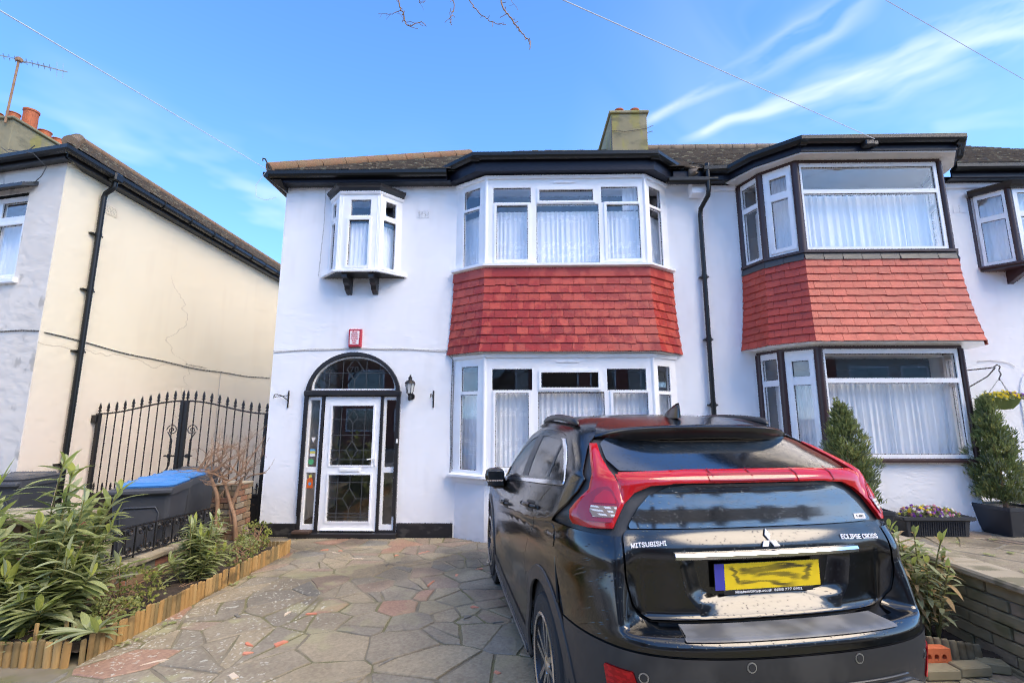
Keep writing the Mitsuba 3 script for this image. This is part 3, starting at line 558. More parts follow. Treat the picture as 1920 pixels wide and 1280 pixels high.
# door set
black = unary_union([DOOR]).difference(unary_union([arch(-3.27, -1.95, 2.16, 2.165, 0.52), rect(-3.305, .10, -3.085, 2.06), rect(-2.125, .10, -1.905, 2.06), rect(-3.045, .07, -2.165, 2.075)]))
put(wh, 'door_frame', [wallY(black, YF - .03, YF + .10), wallY(DOOR.difference(DOOR.buffer(-.055)).difference(rect(-4, -1, 0, .3)), YF - .055, YF - .03), cb(-3.36, -1.86, YF - .075, YF + .01, 2.07, 2.15, .012), cb(-3.42, -1.84, YF - .12, YF + .1, -.01, .07, .006)], 'm_black')
def leaded(parent, clip, y, lines, w=0.009):
    g = [LineString(l).buffer(w / 2, cap_style=2) for l in lines]; g = unary_union(g).intersection(clip)
    if g.area > 0: put(parent, 'lead_strip', wallY(g, y - .006, y), 'm_lead')
def grid_lines(x0, x1, z0, z1, xs, zs, dia):
    L = []
    for f in xs: L.append([(x0 + (x1 - x0) * f, z0), (x0 + (x1 - x0) * f, z1)])
    for f in zs: L.append([(x0, z0 + (z1 - z0) * f), (x1, z0 + (z1 - z0) * f)])
    for cx, cz, hw, hh in dia: c = (x0 + (x1 - x0) * cx, z0 + (z1 - z0) * cz); L.append([(c[0] - hw, c[1]), (c[0], c[1] + hh), (c[0] + hw, c[1]), (c[0], c[1] - hh), (c[0] - hw, c[1])])
    return L
def cut_dia(lines, dia, x0, x1, z0, z1):
    D = unary_union([Polygon([(x0 + (x1 - x0) * cx - hw, z0 + (z1 - z0) * cz), (x0 + (x1 - x0) * cx, z0 + (z1 - z0) * cz + hh), (x0 + (x1 - x0) * cx + hw, z0 + (z1 - z0) * cz), (x0 + (x1 - x0) * cx, z0 + (z1 - z0) * cz - hh)]) for cx, cz, hw, hh in dia])
    return D
def flat_pane(poly, y): return wallY(poly, y, y + .004)
def pane1(poly, y):
    v, f = trimesh.creation.triangulate_polygon(poly, engine='earcut'); v = A(v)
    return TM(np.c_[v[:, 0], np.full(len(v), y), v[:, 1]], A(f)[:, ::1])
fan = arch(-3.27, -1.95, 2.16, 2.165, 0.52)
fk = put(wh, 'fanlight', wallY(fan.difference(fan.buffer(-.022)), YF + .0, YF + .03), 'm_upvc', label='arched leaded fanlight numbered 70')
put(fk, 'pane', pane1(fan.buffer(-.02), YF + .02), 'm_glass')
di = [(.5, .62, .13, .17)]
D = cut_dia(None, di, -3.27, -1.95, 2.165, 2.685)
ln = [l for l in grid_lines(-3.27, -1.95, 2.165, 2.685, (.2, .36, .5, .64, .8), (.5,), [])]
g = unary_union([LineString(l) for l in ln]).difference(D); ln = [list(q.coords) for q in g.geoms] + grid_lines(-3.27, -1.95, 2.165, 2.685, (), (), di)
leaded(fk, fan.buffer(-.02), YF + .017, ln)
m = meshkit.text_mesh('70', .085, .004, True); put(fk, 'number', place(m, (-2.70, YF + .008, 2.44), (1, 0, 0), (0, 0, 1)), 'm_text_black')
for sx0 in (-3.305, -2.125):
    s = put(wh, 'sidelight', wallY(rect(sx0, .10, sx0 + .22, 2.06).difference(unary_union([rect(sx0 + .035, .17, sx0 + .185, .92), rect(sx0 + .035, 1.0, sx0 + .185, 2.01)])), YF + .0, YF + .05), 'm_upvc')
    for z0, z1 in ((.17, .92), (1.0, 2.01)): put(s, 'pane', pane1(rect(sx0 + .033, z0, sx0 + .187, z1), YF + .03), 'm_glass')
    if sx0 < -3:
        put(s, 'sticker', wallY(Polygon([(-3.235, 1.44), (-3.165, 1.44), (-3.20, 1.36)]), YF + .022, YF + .026), 'm_print_white', label='white triangular sticker')
        put(s, 'sticker', [wallY(rect(-3.24, 1.20, -3.16, 1.235), YF + .022, YF + .026)], 'm_sticker_yellow', label='yellow part of a striped sticker'); put(s, 'sticker', [wallY(rect(-3.24, 1.235, -3.16, 1.265), YF + .022, YF + .026)], 'm_sticker_blue', label='blue part of a striped sticker'); put(s, 'sticker', wallY(rect(-3.24, 1.155, -3.16, 1.20), YF + .022, YF + .026), 'm_print_white', label='white part of a striped sticker')
        put(s, 'sticker', wallY(Point(-3.215, 1.075).buffer(.042), YF + .022, YF + .026), 'm_sticker_green', label='round green sticker')
        put(s, 'sticker', [wallY(rect(-3.255, .69, -3.165, .82).union(rect(-3.235, .82, -3.185, .84)), YF + .022, YF + .026)], 'm_sticker_orange', label='orange sticker'); put(s, 'sticker', wallY(Point(-3.21, .755).buffer(.022), YF + .018, YF + .022), 'm_sticker_blue', label='small round blue sticker'); put(s, 'sticker', wallY(Point(-3.21, .865).buffer(.024), YF + .022, YF + .026), 'm_sticker_yellow', label='small round yellow sticker')
dr_ = put(wh, 'door', wallY(rect(-3.035, .085, -2.175, 2.06).difference(unary_union([rect(-2.925, .21, -2.27, .90), rect(-2.925, 1.02, -2.27, 1.93)])), YF - .012, YF + .05), 'm_upvc', label='white glazed front door with leaded diamond panes')
put(dr_, 'bead', wallY(unary_union([rect(-2.94, .195, -2.255, .915), rect(-2.94, 1.005, -2.255, 1.945)]).difference(unary_union([rect(-2.915, .22, -2.28, .89), rect(-2.915, 1.03, -2.28, 1.92)])), YF - .024, YF - .012), 'm_upvc')
for z0, z1, di, zs in ((.21, .90, [(.5, .48, .10, .15)], (.10, .17, .48, .82)), (1.02, 1.93, [(.5, .80, .075, .10), (.5, .25, .09, .14)], (.10, .25, .50, .76))):
    put(dr_, 'pane', pane1(rect(-2.927, z0, -2.268, z1), YF + .02), 'm_glass')
    D = cut_dia(None, di, -2.925, -2.27, z0, z1); ln = grid_lines(-2.925, -2.27, z0, z1, (.22, .5, .78), zs, [])
    g = unary_union([LineString(l) for l in ln]).difference(D); leaded(dr_, rect(-2.92, z0, -2.275, z1), YF + .017, [list(q.coords) for q in g.geoms] + grid_lines(-2.925, -2.27, z0, z1, (), (), di))
put(dr_, 'letterbox', [cb(-2.76, -2.44, YF - .03, YF - .01, .93, .99, .006), cb(-2.74, -2.46, YF - .036, YF - .028, .94, .98, .003)], 'm_upvc')
put(dr_, 'handle', [cb(-2.235, -2.205, YF - .03, YF - .01, 1.02, 1.20, .006), tube([(-2.22, YF - .02, 1.13), (-2.22, YF - .06, 1.13), (-2.33, YF - .062, 1.118)], .011, 8)], 'm_upvc', 40)
put(dr_, 'threshold', cb(-2.99, -2.21, YF - .04, YF - .013, .09, .11, .004), 'm_upvc')
put(wh, 'doorbell', [cb(-1.905, -1.875, YF - .06, YF - .03, 1.36, 1.42, .004)], 'm_print_white')
put(wh, 'step_block', cb(-3.36, -3.10, YF - .16, YF - .03, .071, .105, .004), 'm_pot_brown')
def air_brick(parent, x, z, w=.2, h=.13, n=(8, 6)):
    p = rect(x, z, x + w, z + h); hs = [rect(x + w * (i + .5) / n[0] - .006, z + h * (j + .5) / n[1] - .005, x + w * (i + .5) / n[0] + .006, z + h * (j + .5) / n[1] + .005) for i in range(n[0]) for j in range(n[1])]
    k = put(parent, 'air_brick', wallY(p.difference(unary_union(hs)), YF - .008, YF + .004), 'm_white'); put(k, 'back', bx(x + .01, x + w - .01, YF - .0025, YF - .0015, z + .01, z + h - .01), 'm_seal')
air_brick(wh, -1.71, 4.98)
def clipped(path, r=0.0045): return tube(path, r, 5)
t = np.linspace(-3.92, -1.18, 26)
put(wh, 'wall_cable', [clipped([(x, YF - .012, 2.77 + .045 * math.sin((x + 3.9) / 2.7 * 3.1) + .006 * math.sin(x * 9)) for x in t]), clipped([(x, YF - .010, 2.755 + .045 * math.sin((x + 3.9) / 2.7 * 3.1) + .004 * math.sin(x * 7 + 1)) for x in t])], 'm_cable', 60)
put(wh, 'wall_cable', [clipped([(-1.18, YF - .012, 2.77), (-1.08, YF - .03, 2.70), (-1.075, YF - .02, 2.5), (-1.085, YF - .012, 1.8), (-1.07, YF - .012, 1.2), (-1.08, YF - .012, .92)], .006), clipped([(-1.15, YF - .012, 2.72), (-1.06, YF - .03, 2.62), (-1.05, YF - .02, 2.4), (-1.06, YF - .012, 1.6), (-1.05, YF - .012, .95)])], 'm_cable_dark', 60)
put(wh, 'wall_cable', [clipped([(-3.26, YF - .01, 5.5), (-3.25, YF - .01, 4.9), (-3.28, YF - .01, 4.0)], .004)], 'm_cable', 60)
# downpipe on the party line
pipe = [(2.97, 7.0, 5.74), (2.97, 7.0, 5.30), (2.97, 7.03, 5.22), (2.90, 7.19, 5.06), (2.89, 7.20, 4.96), (2.89, 7.20, .05)]
dp = put(wh, 'downpipe', tube(pipe, .036, 12), 'm_gutter', 40)
put(dp, 'hopper_arm', tube([(2.55, 7.06, 5.47), (3.12, 7.0, 5.47)], .045, 12), 'm_gutter', 40)
for z in (3.9, 2.9, 1.9): put(dp, 'collar', [tube([(2.89, 7.2, z), (2.89, 7.2, z + .06)], .045, 12), cb(2.82, 2.96, 7.19, 7.265, z + .015, z + .04, .004)], 'm_gutter', 40)
put(wh, 'corbel', [cb(2.74, 2.96, 7.08, YF, 5.28, 5.50, .01)], 'm_white')
curtain('net_curtain', 'patterned white net curtain in the upper bay window of the white house', [(-1.0, YF + .08), (-.55, 6.96), (1.94, 6.96), (2.40, YF + .14), (2.75, YF + .45)], 4.07, 4.98, 'm_lace', .016, .075, .12, seed=1, scallop=.02)
curtain('net_curtain', 'patterned white net curtain in the lower bay window of the white house', [(-1.0, YF + .08), (-.55, 6.96), (1.94, 6.96), (2.40, YF + .14), (2.75, YF + .45)], .95, 2.10, 'm_lace', .018, .085, .12, seed=3)
curtain('net_curtain', 'short white net curtain in the small projecting window above the front door', [(-3.02, YF + .06), (-2.84, 6.99), (-2.27, 6.99), (-2.06, YF + .06)], 4.02, 4.80, 'm_net', .02, .08, .06, seed=5)
curtain('net_curtain', 'narrow white net curtain strip at the top right of the upper bay window', [(1.62, 6.96), (1.93, 6.96)], 5.0, 5.45, 'm_net', .018, .07, .14, seed=6)

# ------------------------------------------------------------------ the right-hand white house
rh = thing('white_house', 'white rendered house on the right with brown window posts and matt red hung tiles', 'house')
BR_ = [(3.55, YF), (3.69, 6.86), (4.04, 6.50), (6.13, 6.50), (6.45, 6.86), (6.60, YF)]
BLo = [(3.64, YF), (3.78, 6.88), (4.12, 6.54), (6.06, 6.54), (6.38, 6.88), (6.52, YF)]
ODX = 7.24; OR2 = [(ODX, YF), (ODX + .30, 6.94), (ODX + .95, 6.94), (ODX + 1.25, YF)]
D2 = arch(7.50, 9.0, .12, 2.02, .70)
front2 = rect(XP, -.05, 11, 5.56).difference(D2).difference(rect(3.62, 4.06, 6.53, 5.5)).difference(rect(3.72, 1.16, 6.44, 2.66)).difference(rect(ODX + .06, 4.05, ODX + 1.19, 5.27))
put(rh, 'wall', [wallY(front2, YF, YF + .24), bx(10.98, 11.2, YF, 15.2, -.05, 5.56), bx(XP, 11, 15.2, 15.4, -.05, 5.56)], 'm_white')
put(rh, 'dark_interior', [bx(XP + .03, 11, 9.6, 9.7, 0.0, 5.5), bx(XP + .03, 11, YF + .26, 9.6, 2.7, 2.78), bx(XP + .03, 11, YF + .26, 9.6, 0.1, .13), bx(7.0, 7.06, YF + .26, 9.6, .14, 5.5), bx(XP, 11, YF + .05, 15, 5.6, 5.64)], 'm_dark_room')
for a_, b_ in ((XP + .002, 3.42), (6.85, 11)): put(rh, 'fascia', [cb(a_, b_, 7.075, 7.10, 5.50, 5.64, .004)], 'm_fascia'); put(rh, 'soffit', bx(a_, b_, 7.098, YF + .02, 5.495, 5.51), 'm_black')
for a_, b_ in ((XP + .01, 3.5), (6.8, 11)): put(rh, 'wall_band', cb(a_, b_, YF - .05, YF, 5.40, 5.488, .01), 'm_white')
for q_ in ([(XP + .01, 7.072, 5.68), (3.45, 7.072, 5.70)], [(6.85, 7.072, 5.68), (11, 7.072, 5.68)]): put(rh, 'gutter', profile_along(q_, GUT), 'm_gutter', 30)
rf2 = put(rh, 'roof', TM([[XP, 7.03, ZE - .02], [11, 7.03, ZE - .02], [11, 11.2, ZE - .02 + 4.17 * SL], [XP, 11.2, ZE - .02 + 4.17 * SL], [XP, 15.4, ZE - .02], [11, 15.4, ZE - .02]], [[0, 1, 2], [0, 2, 3], [3, 2, 5], [3, 5, 4]]), 'm_roof')
put(rf2, 'roof_tile', tile_plane((XP, 7.0, ZE), A([1.0, 0, 0]), up, 49, 51, .166, .1, lambda x, y: not (.7 < x < 3.8 and y < .5), 2), 'm_roof', kind='stuff')
for x in np.arange(XP + .01, 10.8, .31): put(rf2, 'ridge_tile', tube([(x, 11.2, ZE + 4.17 * SL + .02), (x + .3, 11.2, ZE + 4.17 * SL + .03)], [.12, .11], 10), 'm_ridge_pale', 40)
R5 = [(.05, .03, .97, .63, 0), (.05, .69, .97, .96, 0)]
def bay_right(plan, z0, z1, tr):
    side = [(.10, .04, .92, tr - .03, 0), (.10, tr + .03, .92, .94, 0)]
    sash = [(.24, .075, .80, tr - .03, .055), (.24, tr + .05, .80, .90, .055)]
    fr = [(.022, .035, .978, tr - .02, 0), (.022, tr + .025, .978, .955, 0)]
    for i, L in enumerate((side, sash, fr, sash, side)):
        P0, P1 = A(plan[i]), A(plan[i + 1]); d = nz(P1 - P0); window(rh, P0 + d * .045, P1 - d * .045, z0, z1, L, name='bay_window')
    for i, p in enumerate(plan):
        n = corner(A(plan), i, A([-1.0, 0]) if i == 0 else A([1.0, 0])); rr = .058 if i < 3 else .032; q = A(p) - n * (rr - .033)
        put(rh, 'brown_post', tube([(*q, z0 - .001), (*q, z1 + .001)], rr, 8), 'm_brown', 50)
    put(rh, 'window_head', profile_along(xyz(plan, z1), [(-.07, 0), (.015, 0), (.015, .04), (-.07, .04)]), 'm_brown')
    put(rh, 'window_sill', profile_along(xyz(plan, z0), [(-.07, 0.0), (.06, -.012), (.06, -.05), (-.07, -.05)]), 'm_brown')
bay_right(BR_, 4.10, 5.44, .665); bay_right(BLo, 1.20, 2.68, .70)
put(rh, 'bay_ceiling', [slab_of(BR_, 5.485, 5.51, YF + .1), slab_of(BLo, 2.72, 2.75, YF + .1), slab_of(off_path(BR_, -.02), 4.0, 4.04, YF + .1)], 'm_soffit')
put(rh, 'bay_base', slab_of(off_path(BLo, -.02), .05, 1.15, YF + .02), 'm_white')
T2, B2 = off_path(BR_, .035), A([(3.42, YF), (3.56, 6.72), (3.98, 6.34), (6.22, 6.34), (6.60, 6.72), (6.75, YF)])
h2 = put(rh, 'tile_hanging', slab_of(off_path(BR_, -.02), 2.76, 3.99, YF + .03), 'm_tile_b0', label='matt red tile hanging under the upper bay window of the right-hand house')
hung_tiles(h2, T2, B2, 3.955, 2.76, 11, .178, [f'm_tile_b{k}' for k in range(4)], 33)
put(h2, 'soffit_board', slab_of(off_path(B2, -.015), 2.745, 2.76, YF + .01), 'm_upvc')
rg = np.random.default_rng(2)                                            # lead flashing in dressed pieces
for i in range(5):
    P0, P1 = A(T2[i]), A(T2[i + 1]); L = np.linalg.norm(P1 - P0); n = max(1, int(L / .24)); d = nz(P1 - P0); nn = A([d[1], -d[0]])
    for j in range(n):
        a, b = P0 + d * L * j / n, P0 + d * (L * (j + 1) / n - .004); o = .02 + rg.uniform(0, .012)
        put(rh, 'flashing', hull([(*(a + nn * .0), 4.045), (*(b + nn * .0), 4.045), (*(a + nn * (o + .004)), 3.945 + rg.normal(0, .005)), (*(b + nn * (o - .004)), 3.945), (*(a - nn * .02), 3.95), (*(b - nn * .02), 3.95)]), 'm_lead')
G2 = [(3.30, YF - .12), (3.55, 6.70), (4.02, 6.28), (6.22, 6.28), (6.56, 6.70), (6.70, YF)]
put(rh, 'bay_soffit', profile_along(xyz(G2, 5.50), [(-.26, -.02), (-.02, -.02), (-.02, .10), (-.26, .0)]), 'm_soffit')
put(rh, 'bay_fascia', profile_along(xyz(G2, 5.50), [(-.03, .0), (.0, .0), (.0, .15), (-.03, .15)]), 'm_fascia')
put(rh, 'bay_gutter', profile_along(xyz(off_path(G2, .003), 5.685), GUT), 'm_gutter', 30)
for p in G2[2:5]: put(rh, 'gutter_joint', tube([(p[0] - .05, p[1] - .04, 5.63), (p[0] + .05, p[1] - .04, 5.63)], .068, 10), 'm_gutter', 40)
put(rh, 'bay_roof', TM([[*G2[0], 5.655], [*G2[1], 5.655], [*G2[2], 5.655], [*G2[3], 5.655], [*G2[4], 5.655], [*G2[5], 5.655], [4.4, 8.4, 6.60], [5.9, 8.4, 6.60], [6.9, 7.9, 6.26], [3.2, 7.9, 6.26]], [[0, 1, 6], [1, 2, 6], [2, 3, 7], [2, 7, 6], [3, 4, 7], [4, 5, 7], [5, 8, 7], [0, 6, 9]]), 'm_roof')
put(rh, 'security_light', [cb(4.86, 4.98, 6.16, 6.28, 5.525, 5.605, .012), cb(4.99, 5.06, 6.19, 6.27, 5.54, 5.62, .01), tube([(5.02, 6.28, 5.64), (5.04, 6.2, 5.60)], .012)], 'm_black')
# oriel at the frame's edge
for i in range(3):
    P0, P1 = A(OR2[i]), A(OR2[i + 1]); d = nz(P1 - P0); window(rh, P0 + d * .05, P1 - d * .05, 4.07, 5.24, [(.12, .68, .90, .94, .0), (.12, .05, .90, .61, .0)], name='oriel_window')
for i, p in enumerate(OR2): put(rh, 'brown_post', tube([(p[0], p[1] + .02, 4.069), (p[0], p[1] + .02, 5.241)], .036, 8), 'm_brown', 50)
put(rh, 'oriel_sill', [profile_along(xyz(OR2, 4.07), [(-.05, 0), (.05, 0), (.06, -.03), (-.05, -.05)]), slab_of(OR2, 4.0, 4.03, YF + .02)], 'm_brown')
put(rh, 'oriel_bracket', wallX(Polygon([(YF, 4.0), (6.98, 4.0), (6.98, 3.93), (YF, 3.80)]), ODX + .38, ODX + .47), 'm_brown')
put(rh, 'oriel_roof', [profile_along(xyz(OR2, 5.24), [(-.05, 0), (.05, 0), (.10, .03), (.13, .075), (-.05, .10)]), slab_of(OR2, 5.33, 5.36, YF + .02)], 'm_black')
put(rh, 'door_frame', [wallY(D2.difference(D2.buffer(-.075)), YF - .02, YF + .08), cb(7.58, 8.92, YF - .015, YF + .07, 1.98, 2.06, .005), cb(7.84, 7.90, YF - .01, YF + .07, .15, 1.98, .005)], 'm_upvc')
put(rh, 'door', [cb(7.92, 8.8, YF + .01, YF + .06, .14, 1.97, .008)], 'm_dark_room')
put(rh, 'sidelight', pane1(rect(7.57, .2, 7.85, 1.99), YF + .04), 'm_glass'); put(rh, 'fanlight', pane1(arch(7.57, 8.93, 2.05, 2.06, .60), YF + .04), 'm_glass')
air_brick(rh, 6.97, 4.99, .19, .13, (1, 5)); air_brick(rh, 6.64, .32, .20, .10)
put(rh, 'wall_cable', clipped([(6.95, YF - .012, 2.585), (7.15, YF - .012, 2.60), (7.42, YF - .012, 2.56), (7.5, YF - .012, 2.5)]), 'm_cable', 60)
curtain('net_curtain', 'plain white net curtain across the upper bay window of the right-hand house', [(3.70, YF + .05), (3.80, 6.88), (4.08, 6.56), (6.09, 6.56), (6.36, 6.88), (6.5, YF + .05)], 4.11, 5.02, 'm_net', .022, .10, .14, seed=8)
curtain('net_curtain', 'plain white net curtain behind the left top light of the right-hand upper bay', [(3.74, YF + .05), (3.84, 6.90), (4.08, 6.66)], 5.03, 5.42, 'm_net', .02, .09, .14, seed=9)
curtain('net_curtain', 'plain white net curtain across the lower bay window of the right-hand house', [(3.78, YF + .05), (3.88, 6.90), (4.16, 6.60), (6.02, 6.60), (6.28, 6.9), (6.42, YF + .05)], 1.21, 2.21, 'm_net', .022, .09, .14, seed=10)
curtain('net_curtain', 'cream net curtain in the projecting window at the right edge', [(ODX + .10, YF + .05), (ODX + .34, 7.02), (ODX + .9, 7.02)], 4.08, 5.2, 'm_net', .025, .12, .08, seed=11)
# ------------------------------------------------------------------ the cream house on the left
chs = thing('cream_house', 'cream rendered house with black gutter, side wall facing the passage', 'house')
XL, YC = -6.72, 6.31
put(chs, 'wall', [wallX(rect(YC + .004, -.05, 20, 5.5), XL - .02, XL)], 'm_cream')
CT = .20; FD = A([-math.cos(CT), math.sin(CT)]); FC = A([XL - .014, YC])
def fpt(a, o=0.0): return FC + FD * a + A([-FD[1], FD[0]]) * -o * -1
FN = A([-math.sin(CT), -math.cos(CT)])
def fp(a, o=0.0): q = FC + FD * a + FN * o; return float(q[0]), float(q[1])
def cant(m):
    v = m.vertices; q = FC[None] + FD[None] * v[:, :1] - FN[None] * v[:, 1:2]; return TM(np.c_[q, v[:, 2]], m.faces[:, ::-1])
fw = rect(0, -.05, 5, 5.5).difference(rect(.66, 3.72, 2.66, 5.08))
put(chs, 'front_wall', [cant(wallY(fw, 0, .012))], 'm_grey_render', label='grey rendered front wall with flaking cracks')
put(chs, 'dark_interior', [bx(-12, XL - .25, 8.6, 8.7, 0, 5.5), bx(-12, XL - .25, YC + .3, 8.6, 3.3, 3.4), bx(-12, XL - .2, YC + .3, 20, 5.44, 5.48)], 'm_dark_room')
put(chs, 'soffit', [hull([(XL - .02, YC + .3, 5.44), (XL + .11, YC - .1, 5.48), (XL + .11, 20, 5.48), (XL - .02, 20, 5.44), (XL - .02, YC, 5.56), (XL + .11, YC - .1, 5.53), (XL - .02, 20, 5.56), (XL + .11, 20, 5.53)]), cant(bx(-.1, 5, -.11, .02, 5.47, 5.50))], 'm_black')
put(chs, 'fascia', [cb(XL + .11, XL + .135, YC - .125, 20, 5.46, 5.57, .004), cant(cb(-.13, 5, -.125, -.10, 5.46, 5.56, .004))], 'm_black')
gt = put(chs, 'gutter', [profile_along([(*fp(5, .128), 5.60), (XL + .138, YC - .155, 5.60), (XL + .138, 20, 5.60)], GUT)], 'm_gutter', 30)
for y in (7.9, 8.6, 9.3, 10.0, 10.7, 11.3, 11.9): put(gt, 'bracket', tube([(XL + .14, y, 5.60), (XL + .16, y, 5.51), (XL + .20, y, 5.488), (XL + .245, y, 5.51), (XL + .255, y, 5.605)], .012, 6), 'm_gutter', 60)
put(gt, 'outlet', [cb(XL + .125, XL + .27, 6.82, 6.98, 5.47, 5.61, .02)], 'm_gutter')
pp = put(chs, 'downpipe', tube([(XL + .195, 6.9, 5.49), (XL + .195, 6.9, 5.40), (XL + .18, 6.9, 5.36), (XL + .09, 6.88, 5.27), (XL + .07, 6.88, 5.2), (XL + .07, 6.88, .05)], .038, 12), 'm_gutter', 40)
for z in (4.55, 3.65, 2.7, 1.05): put(pp, 'collar', [tube([(XL + .07, 6.88, z), (XL + .07, 6.88, z + .05)], .046, 12), cb(XL, XL + .06, 6.78, 6.98, z + .01, z + .035, .004)], 'm_gutter', 40)
ab = wallX(rect(6.99, 5.0, 7.22, 5.15).difference(unary_union([rect(6.99 + .23 * (i + .5) / 8 - .007, 5 + .15 * (j + .5) / 6 - .006, 6.99 + .23 * (i + .5) / 8 + .007, 5 + .15 * (j + .5) / 6 + .006) for i in range(8) for j in range(6)])), XL - .002, XL + .008)
put(chs, 'air_brick', ab, 'm_cream'); put(chs, 'air_brick_back', bx(XL + .001, XL + .002, 7.0, 7.21, 5.01, 5.14), 'm_seal')
t = np.linspace(0, 1, 26)
put(chs, 'wall_cable', [clipped([(XL + .012, YC + .05 + 6.0 * a, 2.92 - .14 * a - .10 * math.sin(a * 3.14) + .01 * math.sin(a * 21)) for a in t], .008), clipped([(XL + .012, 9.2 + 1.2 * a, 2.80 - 2.2 * a * a * (a > .5) - .02 * a) for a in np.linspace(0, .5, 8)], .004)], 'm_cable_dark', 60)
put(chs, 'wall_cable', clipped([(*fp(1.2, .012), 2.95), (*fp(.3, .012), 2.95), (*fp(0, .012), 2.93)], .008), 'm_cable_dark', 60)
put(chs, 'wall_cable', clipped([(XL + .012, 10.3, 2.75), (XL + .015, 10.3, 2.0), (XL + .013, 10.34, .6)], .006), 'm_cable', 60)
put(chs, 'wall_cable', clipped([(*fp(.9, .20), 5.68), (*fp(.3, .24), 5.52), (*fp(.2, .12), 5.36), (*fp(.3, .1), 5.24), (*fp(.5, .05), 5.19), (*fp(.8, .04), 5.24)], .006), 'm_cable_dark', 60)
put(chs, 'roof_cable', clipped([(-11.6, 9.4, 7.7), (-9.4, 7.9, 6.5), (*fp(.3, .24), 5.64)], .007), 'm_cable_dark', 60)
wk = window(chs, fp(2.66, -.06), fp(.66, -.06), 3.74, 5.06, [(.04, .04, .3, .66, 0), (.36, .04, .64, .66, 0), (.70, .06, .95, .66, .03), (.70, .76, .95, .94, 0), (.36, .76, .64, .94, 0)], label='white framed window of the cream house')
put(chs, 'window_sill', cant(cb(.58, 2.72, -.06, .05, 3.66, 3.735, .008)), 'm_upvc')
put(chs, 'window_hood', [cant(hull([(2.8, 0, 5.16), (.50, 0, 5.16), (2.7, -.20, 5.10), (.56, -.16, 5.10), (2.7, -.20, 5.15), (.56, -.16, 5.15), (2.8, 0, 5.23), (.50, 0, 5.23)]))], 'm_black')
curtain('net_curtain', 'pale net curtain in the window of the cream house at the left edge', [fp(2.6, -.1), fp(.70, -.1)], 3.75, 4.75, 'm_net', .02, .1, .13, seed=14)
XR, YR_ = XL + .17, YC - .17
rs = nz([-1, 0, SL]); rl = 2.55
rz = 5.62
rfl = put(chs, 'roof', TM([[XR, YR_, rz], [XR, 19, rz], [XR - rl, 19, rz + rl * SL], [XR - rl, YR_ + rl, rz + rl * SL], [*fp(5, .17), rz], [-11.4, YR_ + rl + 1.7, rz + rl * SL]], [[0, 1, 2], [0, 2, 3], [0, 3, 5], [0, 5, 4]]), 'm_roof')
put(rfl, 'roof_tile', tile_plane((XR + .03, YR_ - .05, rz + .015), A([0, 1.0, 0]), rs, 56, 29, .166, .1, lambda x, y: x > y / hipL + .02, 6), 'm_roof', kind='stuff')
for k in range(9):
    q = k * .27; put(rfl, 'hip_tile', tube([(XR + .02 - q, YR_ - .02 + q, rz + .05 + q * SL), (XR - q - .30, YR_ + q + .30, rz + .07 + (q + .30) * SL)], [.10, .085], 12), 'm_ridge_pale', 40)
for y in np.arange(YR_ + rl, 18.6, .42): put(rfl, 'ridge_tile', tube([(XR - rl, y, rz + rl * SL + .0), (XR - rl, y + .43, rz + rl * SL + .015)], [.12, .105], 10), 'm_ridge', 40)
cl = put(chs, 'chimney', [cb(-13.6, -11.5, 9.45, 10.98, 5.6, 8.42, .01)], 'm_chimney', label='broad mossy chimney stack with terracotta pots')
put(cl, 'cap', cb(-13.65, -11.45, 9.4, 11.03, 8.42, 8.48, .012), 'm_chimney')
for x, y, h, r in ((-11.7, 9.60, .20, .12), (-11.7, 9.95, .52, .145), (-11.7, 10.32, .22, .13), (-11.7, 10.66, .22, .13), (-12.05, 9.55, .18, .12)):
    put(cl, 'chimney_pot', lathe([(0, 8.46), (r, 8.46), (r * .94, 8.46 + h * .9), (r * 1.06, 8.46 + h * .92), (r * 1.06, 8.46 + h), (r * .9, 8.46 + h), (r * .85, 8.46 + h * .4), (0, 8.46 + h * .4)], 18, (x, y, 0)), 'm_terracotta', 40)
# aerial on the stack
ae = thing('television_aerial', 'thin television aerial on a leaning mast above the left chimney', 'aerial')
m0, m1 = A([-11.62, 9.40, 8.30]), A([-11.60, 9.42, 9.90])
put(ae, 'mast', tube([m0, m1], .022, 8), 'm_bark', 40)
b0, b1 = A([-12.95, 9.75, 10.45]), A([-10.55, 9.55, 9.68])
put(ae, 'boom', tube([b0, b1], .016, 6), 'm_metal', 40); put(ae, 'cradle', tube([b0 + (b1 - b0) * .3, m1 + A([-.08, -.02, .02]), m1 + A([.1, .05, -.03]), b0 + (b1 - b0) * .56], .014, 6), 'm_metal', 60)
put(ae, 'clamp', cb(*(m1[0] + A([-.05, .05])), *(m1[1] + A([-.05, .05])), *(m1[2] + A([-.04, .06])), .01), 'm_bark')
for f in np.r_[np.linspace(.05, .8, 12), .88, .95]:
    c = b0 + (b1 - b0) * f; h = .05 if f < .85 else .16; put(ae, 'element', tube([c - A([.02, -.04, h]), c + A([.02, -.04, h])], .007, 5), 'm_metal', 40)

